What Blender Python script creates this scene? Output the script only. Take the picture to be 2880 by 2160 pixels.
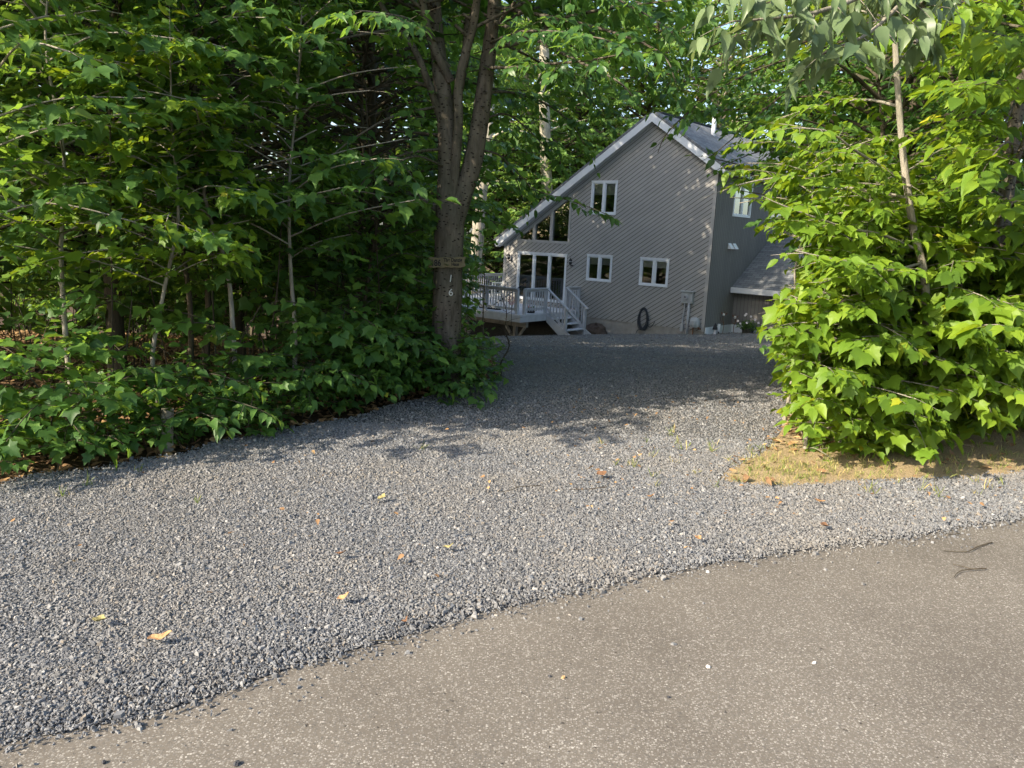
import bpy, math, random
import numpy as np
from mathutils import Vector, Matrix
from mathutils.geometry import delaunay_2d_cdt

for o in list(bpy.data.objects): bpy.data.objects.remove(o)
random.seed(5)
SC = bpy.context.scene
COL = SC.collection
R = math.radians

# ------------------------------------------------------------------ camera
F_PX, PITCH, ROLL, EYE = 2200.0, R(-10.941), R(2.656), 1.6
fw = Vector((0, math.cos(PITCH), math.sin(PITCH)))
_r0 = Vector((1, 0, 0)); _u0 = _r0.cross(fw)
rt = math.cos(ROLL) * _r0 + math.sin(ROLL) * _u0
up = -math.sin(ROLL) * _r0 + math.cos(ROLL) * _u0
camd = bpy.data.cameras.new('camera')
cam = bpy.data.objects.new('camera', camd); COL.objects.link(cam)
camd.sensor_width = 36.0; camd.lens = 36.0 * F_PX / 2880.0
camd.clip_start = 0.05; camd.clip_end = 2000
cam.matrix_world = Matrix(((rt.x, up.x, -fw.x, 0), (rt.y, up.y, -fw.y, 0), (rt.z, up.z, -fw.z, EYE), (0, 0, 0, 1)))
SC.camera = cam

# ------------------------------------------------------------------ light
SUN_AZ, SUN_EL = R(31.5), R(33.0)        # travel direction of the light over the ground, height of the sun
W = bpy.data.worlds.new('World'); SC.world = W; W.use_nodes = True
nt = W.node_tree; bg = nt.nodes['Background']
sky = nt.nodes.new('ShaderNodeTexSky'); sky.sky_type = 'NISHITA'; sky.sun_disc = False
sky.sun_elevation = SUN_EL
sky.sun_rotation = math.atan2(-math.cos(SUN_AZ), -math.sin(SUN_AZ))   # clockwise from +Y
sky.air_density = 1.0; sky.dust_density = 2.0; sky.ozone_density = 1.0
nt.links.new(sky.outputs[0], bg.inputs[0]); bg.inputs[1].default_value = 0.15
sl = bpy.data.lights.new('sun', 'SUN'); sl.energy = 4.5; sl.angle = R(0.5); sl.color = (1.0, 0.88, 0.70)
so = bpy.data.objects.new('sun', sl); COL.objects.link(so)
ld = Vector((math.cos(SUN_AZ) * math.cos(SUN_EL), math.sin(SUN_AZ) * math.cos(SUN_EL), -math.sin(SUN_EL)))
so.rotation_euler = ld.to_track_quat('-Z', 'Y').to_euler(); so.location = (-20, -12, 20)
SC.view_settings.view_transform = 'Standard'; SC.view_settings.look = 'None'
SC.view_settings.exposure = 1.2; SC.view_settings.gamma = 1.0
cy = SC.cycles
cy.max_bounces = 8; cy.diffuse_bounces = 4; cy.glossy_bounces = 3; cy.transmission_bounces = 6; cy.transparent_max_bounces = 8
cy.use_denoising = True
cy.sample_clamp_indirect = 6.0
cy.caustics_reflective = False; cy.caustics_refractive = False

# ------------------------------------------------------------------ terrain
def hgt(x, y):
    x = np.asarray(x, float); y = np.asarray(y, float)
    m = 0.118 - 0.0029 * np.clip(x, -12, 12)
    yy = np.clip(y, -200, 60)
    g = np.where(yy < 6, 0, np.where(yy < 14, (yy - 6) ** 2 / 16, yy - 10))
    return -m * g
def hz(x, y): return float(hgt(x, y))
def ray(px, py):
    return (px - 1440) / F_PX * rt - (py - 1080) / F_PX * up + fw
def at(px, py, Y):                      # the place on a sight line at distance Y ahead
    d = ray(px, py); t = Y / d.y
    return np.array((d.x * t, Y, EYE + d.z * t))
rng = np.random.default_rng(11)

# ------------------------------------------------------------------ materials
def newmat(name):
    m = bpy.data.materials.new(name); m.use_nodes = True
    n = m.node_tree.nodes; b = n['Principled BSDF']
    return m, m.node_tree, b
def node(t, typ, **kw):
    n = t.nodes.new(typ)
    for k, v in kw.items():
        if k.startswith('i_'):
            key = k[2:]
            key = int(key) if key.isdigit() else key.replace('_', ' ')
            n.inputs[key].default_value = v
        else: setattr(n, k, v)
    return n
def ramp(t, fac, stops, interp='LINEAR'):
    r = t.nodes.new('ShaderNodeValToRGB'); r.color_ramp.interpolation = interp
    e = r.color_ramp.elements
    while len(e) < len(stops): e.new(0.5)
    for el, (p, c) in zip(e, stops):
        el.position = p; el.color = (*c, 1)
    t.links.new(fac, r.inputs[0]); return r.outputs[0]
def mixc(t, fac, a, b, mode='MIX'):
    m = t.nodes.new('ShaderNodeMix'); m.data_type = 'RGBA'; m.blend_type = mode
    for sock, v in ((m.inputs[0], fac), (m.inputs[6], a), (m.inputs[7], b)):
        if isinstance(v, (int, float)): sock.default_value = v
        elif isinstance(v, tuple): sock.default_value = (*v, 1) if len(v) == 3 else v
        else: t.links.new(v, sock)
    return m.outputs[2]
def bump(t, b, h, strength=0.4, dist=0.01):
    n = node(t, 'ShaderNodeBump'); n.inputs['Strength'].default_value = strength; n.inputs['Distance'].default_value = dist
    t.links.new(h, n.inputs['Height']); t.links.new(n.outputs[0], b.inputs['Normal'])
def objco(t): return t.nodes.new('ShaderNodeTexCoord').outputs['Object']
def noise(t, co, scale, detail=4, rough=0.55):
    n = node(t, 'ShaderNodeTexNoise'); n.inputs['Scale'].default_value = scale; n.inputs['Detail'].default_value = detail
    n.inputs['Roughness'].default_value = rough
    t.links.new(co, n.inputs['Vector']); return n.outputs['Fac']
def paint(name, c, rough=0.6, var=0.12, scale=6, spec=0.3, metal=0.0, bmp=0.0):
    m, t, b = newmat(name); co = objco(t)
    nz = noise(t, co, scale, 5, 0.6)
    d = tuple(x * (1 - var) for x in c); l = tuple(min(1, x * (1 + var)) for x in c)
    t.links.new(ramp(t, nz, [(0.3, d), (0.7, l)]), b.inputs['Base Color'])
    b.inputs['Roughness'].default_value = rough; b.inputs['Specular IOR Level'].default_value = spec
    b.inputs['Metallic'].default_value = metal
    if bmp: bump(t, b, noise(t, co, scale * 8, 3), bmp, 0.005)
    return m
def leafmat(name, dark, mid, lite, yel, trans=0.42, tcol=(0.26, 0.46, 0.06), rough=0.38, yt=0.993):
    m, t, b = newmat(name)
    a = node(t, 'ShaderNodeAttribute', attribute_name='leaf')
    sep = t.nodes.new('ShaderNodeSeparateColor'); t.links.new(a.outputs['Color'], sep.inputs[0])
    col = ramp(t, sep.outputs[0], [(0.0, dark), (0.5, mid), (1.0, lite)])
    yy = ramp(t, sep.outputs[1], [(yt, (0, 0, 0)), (min(1, yt + 0.02), (1, 1, 1))])
    col = mixc(t, yy, col, yel)
    t.links.new(col, b.inputs['Base Color'])
    b.inputs['Roughness'].default_value = rough; b.inputs['Specular IOR Level'].default_value = 0.32
    tr = t.nodes.new('ShaderNodeBsdfTranslucent')
    tc = mixc(t, sep.outputs[0], tuple(x * 0.40 for x in tcol), tcol)
    t.links.new(mixc(t, yy, tc, (0.6, 0.5, 0.03)), tr.inputs[0])
    mx = t.nodes.new('ShaderNodeMixShader'); mx.inputs[0].default_value = trans
    t.links.new(b.outputs[0], mx.inputs[1]); t.links.new(tr.outputs[0], mx.inputs[2])
    t.links.new(mx.outputs[0], t.nodes['Material Output'].inputs[0])
    return m
def bark(name, c0, c1, spots=(0.03, 0.025, 0.02), spot=0.0, scale=14):
    m, t, b = newmat(name); co = objco(t)
    mp = node(t, 'ShaderNodeMapping'); mp.inputs['Scale'].default_value = (1, 1, 0.22); t.links.new(co, mp.inputs[0])
    nz = noise(t, mp.outputs[0], scale, 6, 0.65)
    big = noise(t, co, 1.7, 3)
    col = ramp(t, nz, [(0.3, c0), (0.68, c1)])
    col = mixc(t, ramp(t, big, [(0.4, (0, 0, 0)), (0.75, (0.55, 0.55, 0.55))]), col, (0.10, 0.11, 0.075))
    h = nz
    if spot:
        mp2 = node(t, 'ShaderNodeMapping'); mp2.inputs['Scale'].default_value = (1, 1, 1.9); t.links.new(co, mp2.inputs[0])
        v = node(t, 'ShaderNodeTexVoronoi'); v.inputs['Scale'].default_value = 20; t.links.new(mp2.outputs[0], v.inputs['Vector'])
        sp = ramp(t, v.outputs['Distance'], [(0.20, (1, 1, 1)), (0.30, (0, 0, 0))])
        v2 = noise(t, co, 9, 2)
        sp = mixc(t, ramp(t, v2, [(0.40, (0, 0, 0)), (0.48, (1, 1, 1))]), (0, 0, 0), sp)
        col = mixc(t, sp, col, spots)
    t.links.new(col, b.inputs['Base Color']); b.inputs['Roughness'].default_value = 0.9; b.inputs['Specular IOR Level'].default_value = 0.1
    bump(t, b, h, 0.9, 0.02); return m

M = {}
M['maple_leaf'] = leafmat('maple leaf', (0.036, 0.088, 0.026), (0.070, 0.155, 0.036), (0.130, 0.240, 0.046), (0.30, 0.34, 0.04), tcol=(0.36, 0.58, 0.06), rough=0.48)
M['beech_leaf'] = leafmat('beech leaf', (0.034, 0.088, 0.030), (0.066, 0.150, 0.040), (0.120, 0.225, 0.050), (0.24, 0.30, 0.04), tcol=(0.32, 0.54, 0.06))
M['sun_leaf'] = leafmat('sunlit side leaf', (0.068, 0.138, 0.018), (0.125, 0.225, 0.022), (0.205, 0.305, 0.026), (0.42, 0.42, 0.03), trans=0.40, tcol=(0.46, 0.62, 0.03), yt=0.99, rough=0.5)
M['far_leaf'] = leafmat('far leaf', (0.060, 0.130, 0.032), (0.100, 0.200, 0.042), (0.150, 0.27, 0.055), (0.2, 0.26, 0.05), tcol=(0.44, 0.64, 0.08))
M['lit_wood_leaf'] = leafmat('lit woodland leaf', (0.085, 0.165, 0.045), (0.140, 0.250, 0.060), (0.20, 0.33, 0.08), (0.2, 0.26, 0.05), tcol=(0.50, 0.70, 0.10))  # lighter copy of the far leaf: sunlight the crowns lack, put into colour
M['pale_leaf'] = leafmat('pale leaf', (0.080, 0.130, 0.060), (0.130, 0.190, 0.085), (0.19, 0.25, 0.11), (0.20, 0.25, 0.10), trans=0.35, tcol=(0.33, 0.42, 0.12))
M['bark_main'] = bark('smooth grey bark', (0.052, 0.042, 0.033), (0.19, 0.158, 0.125), spot=1, scale=18)
M['bark_dark'] = bark('dark bark', (0.04, 0.032, 0.024), (0.11, 0.088, 0.062))
M['bark_tan'] = bark('tan sapling bark', (0.20, 0.178, 0.145), (0.40, 0.365, 0.30), scale=30)
M['bark_pale'] = bark('pale birch bark', (0.26, 0.23, 0.18), (0.55, 0.50, 0.40), scale=8)

def mat_gravel():
    m, t, b = newmat('crushed slate gravel'); co = objco(t)
    v = node(t, 'ShaderNodeTexVoronoi'); v.inputs['Scale'].default_value = 75; t.links.new(co, v.inputs['Vector'])
    sep = t.nodes.new('ShaderNodeSeparateColor'); t.links.new(v.outputs['Color'], sep.inputs[0])
    c = ramp(t, sep.outputs[0], [(0.0, (0.075, 0.078, 0.083)), (0.45, (0.165, 0.169, 0.178)), (0.8, (0.24, 0.244, 0.25)), (0.95, (0.31, 0.31, 0.30)), (1.0, (0.45, 0.44, 0.42))])
    big = noise(t, co, 0.55, 4)
    c = mixc(t, ramp(t, big, [(0.42, (0, 0, 0)), (0.8, (0.35, 0.35, 0.35))]), c, (0.20, 0.17, 0.13))
    edge = ramp(t, v.outputs['Distance'], [(0.35, (1, 1, 1)), (0.75, (0.25, 0.25, 0.27))])
    c = mixc(t, 1.0, c, edge, 'MULTIPLY')
    t.links.new(c, b.inputs['Base Color']); b.inputs['Roughness'].default_value = 0.8; b.inputs['Specular IOR Level'].default_value = 0.25
    inv = node(t, 'ShaderNodeMath', operation='MULTIPLY_ADD'); inv.inputs[1].default_value = -1; inv.inputs[2].default_value = 1
    t.links.new(v.outputs['Distance'], inv.inputs[0])
    ad = node(t, 'ShaderNodeMath', operation='ADD'); t.links.new(inv.outputs[0], ad.inputs[0]); t.links.new(sep.outputs[1], ad.inputs[1])
    bump(t, b, ad.outputs[0], 1.0, 0.016); return m
M['gravel'] = mat_gravel()
def mat_stone():
    m, t, b = newmat('slate chips')
    a = node(t, 'ShaderNodeAttribute', attribute_name='leaf')
    sep = t.nodes.new('ShaderNodeSeparateColor'); t.links.new(a.outputs['Color'], sep.inputs[0])
    c = ramp(t, sep.outputs[0], [(0.0, (0.085, 0.087, 0.092)), (0.4, (0.180, 0.184, 0.192)), (0.78, (0.255, 0.258, 0.262)), (0.95, (0.31, 0.305, 0.295)), (0.985, (0.52, 0.50, 0.47))])
    c = mixc(t, ramp(t, sep.outputs[1], [(0.86, (0, 0, 0)), (1.0, (0.6, 0.6, 0.6))]), c, (0.28, 0.22, 0.15))
    c = mixc(t, ramp(t, noise(t, objco(t), 0.8, 4, 0.6), [(0.45, (0, 0, 0)), (0.72, (0.55, 0.55, 0.55))]), c, (0.265, 0.238, 0.20))
    nz = noise(t, objco(t), 160, 3)
    c = mixc(t, 0.5, c, ramp(t, nz, [(0.3, (0.6, 0.6, 0.6)), (0.7, (1, 1, 1))]), 'MULTIPLY')
    t.links.new(c, b.inputs['Base Color']); b.inputs['Roughness'].default_value = 0.6; b.inputs['Specular IOR Level'].default_value = 0.45
    return m
M['stone'] = mat_stone()
def mat_asphalt():
    m, t, b = newmat('worn asphalt'); co = objco(t)
    v = node(t, 'ShaderNodeTexVoronoi'); v.inputs['Scale'].default_value = 135; v.inputs['Randomness'].default_value = 1
    t.links.new(co, v.inputs['Vector'])
    sep = t.nodes.new('ShaderNodeSeparateColor'); t.links.new(v.outputs['Color'], sep.inputs[0])
    agg = ramp(t, sep.outputs[0], [(0.0, (0.115, 0.107, 0.096)), (0.55, (0.213, 0.196, 0.173)), (0.82, (0.272, 0.253, 0.225)), (0.96, (0.345, 0.325, 0.295)), (1.0, (0.44, 0.415, 0.375))])
    tar = (0.152, 0.135, 0.114)
    sz = node(t, 'ShaderNodeMath', operation='MULTIPLY_ADD'); sz.inputs[1].default_value = 0.35; sz.inputs[2].default_value = 0.30
    t.links.new(sep.outputs[1], sz.inputs[0])
    lt = node(t, 'ShaderNodeMath', operation='LESS_THAN'); t.links.new(v.outputs['Distance'], lt.inputs[0]); t.links.new(sz.outputs[0], lt.inputs[1])
    c = mixc(t, lt.outputs[0], tar, agg)
    fine = noise(t, co, 330, 2)
    c = mixc(t, 0.5, c, ramp(t, fine, [(0.3, (0.62, 0.62, 0.62)), (0.65, (1.1, 1.1, 1.1))]), 'MULTIPLY')
    big = noise(t, co, 1.3, 5, 0.6)
    c = mixc(t, 0.75, c, ramp(t, big, [(0.3, (0.76, 0.74, 0.72)), (0.68, (1.13, 1.12, 1.10))]), 'MULTIPLY')
    pit = noise(t, co, 45, 3, 0.5)
    pm = ramp(t, pit, [(0.70, (0, 0, 0)), (0.76, (0.8, 0.8, 0.8))])
    c = mixc(t, pm, c, (0.05, 0.042, 0.035))
    t.links.new(c, b.inputs['Base Color']); b.inputs['Roughness'].default_value = 0.85; b.inputs['Specular IOR Level'].default_value = 0.2
    mul = node(t, 'ShaderNodeMath', operation='MULTIPLY'); t.links.new(lt.outputs[0], mul.inputs[0]); t.links.new(sep.outputs[2], mul.inputs[1])
    sub = node(t, 'ShaderNodeMath', operation='SUBTRACT'); t.links.new(mul.outputs[0], sub.inputs[0]); t.links.new(pm, sub.inputs[1])
    bump(t, b, sub.outputs[0], 0.8, 0.006); return m
M['asphalt'] = mat_asphalt()
def mat_soil(name, c0, c1, c2, s=3.0):
    m, t, b = newmat(name); co = objco(t)
    n1 = noise(t, co, s, 6, 0.65); n2 = noise(t, co, s * 14, 4, 0.7)
    c = mixc(t, 0.5, ramp(t, n1, [(0.3, c0), (0.5, c1), (0.72, c2)]), ramp(t, n2, [(0.3, c0), (0.7, c2)]))
    t.links.new(c, b.inputs['Base Color']); b.inputs['Roughness'].default_value = 0.95; b.inputs['Specular IOR Level'].default_value = 0.1
    bump(t, b, n2, 0.9, 0.03); return m
M['forest'] = mat_soil('leaf mould', (0.035, 0.028, 0.018), (0.075, 0.052, 0.030), (0.14, 0.085, 0.045))
M['dirt'] = mat_soil('dry sandy dirt', (0.27, 0.20, 0.115), (0.40, 0.30, 0.175), (0.52, 0.41, 0.25), 4.5)
def mat_litter():
    m, t, b = newmat('dead leaves')
    a = node(t, 'ShaderNodeAttribute', attribute_name='leaf')
    sep = t.nodes.new('ShaderNodeSeparateColor'); t.links.new(a.outputs['Color'], sep.inputs[0])
    t.links.new(ramp(t, sep.outputs[0], [(0, (0.09, 0.05, 0.025)), (0.5, (0.24, 0.135, 0.06)), (1, (0.46, 0.29, 0.13))]), b.inputs['Base Color'])
    b.inputs['Roughness'].default_value = 0.8; return m
M['litter'] = mat_litter()
M['grass'] = leafmat('grass blade', (0.10, 0.15, 0.03), (0.22, 0.26, 0.06), (0.44, 0.38, 0.15), (0.52, 0.42, 0.18), trans=0.35, yt=0.75)

# ------------------------------------------------------------------ object helpers
def tag(o, label=None, cat=None, group=None, kind=None):
    if label: o['label'] = label
    if cat: o['category'] = cat
    if group: o['group'] = group
    if kind: o['kind'] = kind
    return o
def empty(name, loc, rz=0.0):
    o = bpy.data.objects.new(name, None); COL.objects.link(o)
    o.location = loc; o.rotation_euler = (0, 0, rz); o.empty_display_size = 0.2
    return o
def link(name, me, parent=None, loc=(0, 0, 0)):
    o = bpy.data.objects.new(name, me); COL.objects.link(o); o.location = loc
    if parent: o.parent = parent
    return o
def mesh_arrays(name, V, loops, counts, mat, attr=None, smooth=False):
    me = bpy.data.meshes.new(name)
    V = np.ascontiguousarray(V, np.float32); loops = np.ascontiguousarray(loops, np.int32); counts = np.asarray(counts, np.int32)
    me.vertices.add(len(V)); me.vertices.foreach_set('co', V.ravel())
    me.loops.add(len(loops)); me.loops.foreach_set('vertex_index', loops)
    me.polygons.add(len(counts))
    me.polygons.foreach_set('loop_start', np.concatenate(([0], np.cumsum(counts)[:-1])).astype(np.int32))
    me.polygons.foreach_set('use_smooth', np.full(len(counts), bool(smooth)))
    if attr is not None:
        a = me.attributes.new('leaf', 'FLOAT_COLOR', 'POINT')
        a.data.foreach_set('color', np.ascontiguousarray(attr, np.float32).ravel())
    me.update(calc_edges=True); me.validate()
    if mat: me.materials.append(mat)
    return me
class MB:                                # collects polygons into one mesh
    def __init__(s): s.v = []; s.f = []; s.sm = False
    def poly(s, pts):
        n = len(s.v); s.v += [tuple(p) for p in pts]; s.f.append(tuple(range(n, n + len(pts)))); return s
    def box(s, x0, x1, y0, y1, z0, z1, bev=0.0):
        if x0 > x1: x0, x1 = x1, x0
        if y0 > y1: y0, y1 = y1, y0
        if z0 > z1: z0, z1 = z1, z0
        n = len(s.v)
        s.v += [(x, y, z) for z in (z0, z1) for y in (y0, y1) for x in (x0, x1)]
        s.f += [tuple(n + i for i in q) for q in ((0, 2, 3, 1), (4, 5, 7, 6), (0, 1, 5, 4), (2, 6, 7, 3), (0, 4, 6, 2), (1, 3, 7, 5))]
        return s
    def beam(s, p, q, w, h, upv=(0, 0, 1)):
        p, q = Vector(p), Vector(q); d = (q - p).normalized(); sd = d.cross(Vector(upv)).normalized(); u = sd.cross(d)
        n = len(s.v)
        for c in (p, q):
            for a, b in ((-1, -1), (1, -1), (1, 1), (-1, 1)):
                s.v.append(tuple(c + sd * (a * w / 2) + u * (b * h / 2)))
        s.f += [tuple(n + i for i in f) for f in ((0, 1, 2, 3), (7, 6, 5, 4), (0, 4, 5, 1), (1, 5, 6, 2), (2, 6, 7, 3), (3, 7, 4, 0))]
        return s
    def tube(s, pts, radii, k=8, cap=True):
        V, Fc = tube_arrays(pts, radii, k)
        n = len(s.v); s.v += [tuple(p) for p in V]; s.f += [tuple(n + i for i in f) for f in Fc]
        if cap: s.f.append(tuple(n + len(V) - k + i for i in range(k))); s.f.append(tuple(n + k - 1 - i for i in range(k)))
        return s
    def lathe(s, prof, c=(0, 0, 0), k=16):
        n = len(s.v)
        for r, z in prof:
            for i in range(k):
                a = 2 * math.pi * i / k; s.v.append((c[0] + r * math.cos(a), c[1] + r * math.sin(a), c[2] + z))
        for j in range(len(prof) - 1):
            for i in range(k):
                i2 = (i + 1) % k
                s.f.append((n + j * k + i, n + j * k + i2, n + (j + 1) * k + i2, n + (j + 1) * k + i))
        s.f.append(tuple(n + k - 1 - i for i in range(k))); s.f.append(tuple(n + (len(prof) - 1) * k + i for i in range(k)))
        return s
    def build(s, name, mat, parent=None, off=(0, 0, 0), smooth=False, bevel=0.0):
        me = bpy.data.meshes.new(name)
        me.from_pydata([(x - off[0], y - off[1], z - off[2]) for x, y, z in s.v], [], s.f)
        me.materials.append(mat)
        if smooth: me.polygons.foreach_set('use_smooth', [True] * len(me.polygons))
        me.update(); o = link(name, me, parent)
        if bevel:
            b = o.modifiers.new('bevel', 'BEVEL'); b.width = bevel; b.segments = 2; b.limit_method = 'ANGLE'
        return o
def tube_arrays(pts, radii, k=8, rough=0.0):
    P = np.asarray(pts, float); n = len(P); radii = np.broadcast_to(np.asarray(radii, float), (n,))
    T = np.gradient(P, axis=0); T /= np.linalg.norm(T, axis=1, keepdims=True) + 1e-9
    ref = np.array((1.0, 0, 0)) if abs(T[0][0]) < 0.8 else np.array((0, 1.0, 0))
    V = np.zeros((n, k, 3)); a = np.arange(k) * 2 * np.pi / k
    for i in range(n):
        A = ref - T[i] * (ref @ T[i]); A /= np.linalg.norm(A); B = np.cross(T[i], A); ref = A
        rr = radii[i] * (1 + (rng.normal(0, rough, k) if rough else 0))
        V[i] = P[i] + (np.cos(a) * rr)[:, None] * A + (np.sin(a) * rr)[:, None] * B
    Fc = [(j * k + i, j * k + (i + 1) % k, (j + 1) * k + (i + 1) % k, (j + 1) * k + i) for j in range(n - 1) for i in range(k)]
    return V.reshape(-1, 3), Fc
def smooth_path(pts, n=12):
    P = np.asarray(pts, float); t = np.linspace(0, len(P) - 1, n)
    out = []
    for x in t:
        i = min(int(x), len(P) - 2); f = x - i
        p0 = P[max(i - 1, 0)]; p1 = P[i]; p2 = P[i + 1]; p3 = P[min(i + 2, len(P) - 1)]
        out.append(0.5 * (2 * p1 + (p2 - p0) * f + (2 * p0 - 5 * p1 + 4 * p2 - p3) * f * f + (3 * p1 - p0 - 3 * p2 + p3) * f ** 3))
    return np.array(out)

# ------------------------------------------------------------------ leaves and trees
def leaf_template(half, cy_):
    n = len(half); pts = [(0, cy_)] + list(half) + [(-x, y) for x, y in half[-2:0:-1]]
    tri = [(0, i, i % (len(pts) - 1) + 1) for i in range(1, len(pts))]
    return np.array(pts), np.array(tri)
T_MAPLE = leaf_template([(0, 0), (0.22, -0.10), (0.44, 0.00), (0.50, 0.24), (0.51, 0.46), (0.60, 0.68), (0.40, 0.65), (0.25, 0.73), (0.12, 0.92), (0, 1.10)], 0.34)
T_MAPLE5 = leaf_template([(0, 0), (0.15, -0.04), (0.38, -0.11), (0.36, 0.10), (0.60, 0.42), (0.42, 0.47), (0.31, 0.56), (0.33, 0.77), (0.19, 0.79), (0, 1.06)], 0.30)
T_MAPLE_S = leaf_template([(0, 0), (0.40, -0.03), (0.52, 0.30), (0.55, 0.64), (0.27, 0.70), (0, 1.05)], 0.34)
T_OVATE = leaf_template([(0, 0), (0.25, 0.14), (0.34, 0.38), (0.25, 0.68), (0.08, 0.92), (0, 1.05)], 0.42)
T_OVATE_S = leaf_template([(0, 0), (0.32, 0.32), (0.22, 0.70), (0, 1.0)], 0.42)
T_LANCE = leaf_template([(0, 0), (0.20, 0.12), (0.25, 0.32), (0.17, 0.62), (0.06, 0.85), (0, 1.08)], 0.40)
MIX_M = [(T_MAPLE, .62), (T_MAPLE5, .26), (T_OVATE, .12)]
MIX_R = [(T_MAPLE, .42), (T_OVATE, .42), (T_MAPLE5, .16)]
MIX_B = [(T_OVATE, .7), (T_LANCE, .3)]
T_RHOMB = (np.array([(0, 0), (0.36, 0.45), (0, 1.0), (-0.36, 0.45)]), np.array([(0, 1, 2), (0, 2, 3)]))

def nrm(a): return a / (np.linalg.norm(a, axis=-1, keepdims=True) + 1e-9)
def leaf_mesh(name, B, D, N, S, tmpl, mat, off, attr=None, bend=None):
    """leaves at B pointing along D with upper side N; tmpl is one outline or several (outline, share) to mix"""
    n = len(B); mix = tmpl if isinstance(tmpl, list) else [(tmpl, 1.0)]
    D = nrm(D); N = nrm(N - (N * D).sum(1, keepdims=True) * D); X = np.cross(D, N); B = B - np.asarray(off)
    if bend is None: bend = rng.normal(0.26, 0.22, n)
    if attr is None:
        attr = np.stack([np.clip(rng.normal(0.5, 0.27, n), 0, 1), rng.random(n), rng.random(n), np.ones(n)], 1)
    w = np.array([m_[1] for m_ in mix]); pick = rng.choice(len(mix), n, p=w / w.sum())
    Vs, Ls, As, nt_, off_ = [], [], [], 0, 0
    for ti, ((P, T), _) in enumerate(mix):
        s = np.nonzero(pick == ti)[0]; m = len(s); k = len(P)
        if not m: continue
        fold = rng.normal(0.22, 0.20, m); wid = rng.uniform(0.75, 1.18, m); skew = rng.normal(0, 0.12, m)
        px = P[:, 0][None] * wid[:, None] + skew[:, None] * P[:, 1][None] ** 2
        py = np.broadcast_to(P[:, 1], (m, k))
        pz = fold[:, None] * np.abs(P[:, 0])[None] - bend[s][:, None] * P[:, 1][None] ** 2 + rng.normal(0, 0.03, (m, k))
        V = B[s][:, None] + S[s][:, None, None] * (px[..., None] * X[s][:, None] + py[..., None] * D[s][:, None] + pz[..., None] * N[s][:, None])
        Vs.append(V.reshape(-1, 3)); Ls.append((off_ + np.arange(m)[:, None, None] * k + T[None]).reshape(-1)); As.append(np.repeat(attr[s], k, axis=0))
        off_ += m * k; nt_ += m * len(T)
    return mesh_arrays(name, np.concatenate(Vs), np.concatenate(Ls), np.full(nt_, 3), mat, np.concatenate(As), smooth=True)

# open views that the foliage leaves clear: (outline on the sight lines, nearest and farthest distance, share of leaves missing)
ZONES = [
    ([(1345, 725), (1405, 725), (1405, 880), (1395, 960), (1330, 890)], 0, 29, 0.88),
    ([(1190, 755), (1330, 755), (1330, 705), (1190, 705)], 0, 7.75, 1.0),
    ([(1205, 950), (1215, 560), (1222, 430), (1222, 250), (1205, 60), (1190, -60), (1405, -60), (1398, 60), (1376, 250), (1364, 400), (1322, 560), (1308, 640), (1304, 800), (1300, 950)], 0, 7.75, 0.88),
    ([(1410, 1010), (1400, 850), (1345, 800), (1405, 800), (1405, 690), (1480, 640), (1700, 640), (1700, 500), (1770, 470), (1830, 480), (1990, 490), (2040, 600), (2170, 625), (2215, 680), (2262, 760), (2190, 850), (2145, 960), (2218, 1040), (2185, 1130), (2245, 1230), (2215, 1330), (1500, 1400)], 0, 29, 1.0),
    ([(1405, 690), (1560, 520), (1800, 345), (1860, 345), (2010, 460), (2040, 600), (1700, 640), (1480, 640)], 0, 29, 0.75),
    ([(1850, 325), (2160, 420), (2190, 620), (2040, 600), (2010, 460)], 0, 29, 0.12),
    ([(945, 80), (1055, 60), (1090, 190), (990, 215)], 0, 400, 0.82), ([(985, 190), (1130, 205), (1165, 430), (1040, 470), (975, 350)], 0, 400, 0.82),
    ([(700, 315), (825, 320), (850, 495), (765, 530), (695, 460)], 0, 400, 0.82), ([(615, 160), (715, 150), (715, 280), (625, 265)], 0, 400, 0.82), ([(870, 285), (965, 280), (985, 400), (890, 415)], 0, 400, 0.82), ([(1010, 550), (1100, 550), (1090, 650), (1000, 660)], 0, 400, 0.9),
    ([(2040, 530), (2125, 530), (2125, 645), (2040, 645)], 0, 29, 0.8),
    ([(2495, 130), (2560, 130), (2600, 560), (2650, 840), (2575, 840), (2525, 480)], 0, 5.95, 0.85), ([(2780, 800), (2830, 480), (2870, 300), (2910, 300), (2880, 560), (2830, 800)], 0, 6.6, 0.75),
    ([(2150, 1325), (2400, 1318), (2560, 1290), (2720, 1245), (2900, 1195), (2900, 1600), (2000, 1600)], 0, 12, 1.0),
]
def project(P):
    P = np.atleast_2d(P); q = P - np.array((0, 0, EYE)); d = q @ np.array(fw)
    d = np.where(d < 0.05, 0.05, d)
    return np.stack([1440 + F_PX * (q @ np.array(rt)) / d, 1080 - F_PX * (q @ np.array(up)) / d], 1)
def in_poly(G, A):
    x, y = G[:, 0], G[:, 1]; c = np.zeros(len(G), bool); A = np.asarray(A, float)
    for (x0, y0), (x1, y1) in zip(A, np.roll(A, -1, 0)):
        if y0 == y1: continue
        c ^= ((y0 > y) != (y1 > y)) & (x < (x1 - x0) * (y - y0) / (y1 - y0) + x0)
    return c
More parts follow.
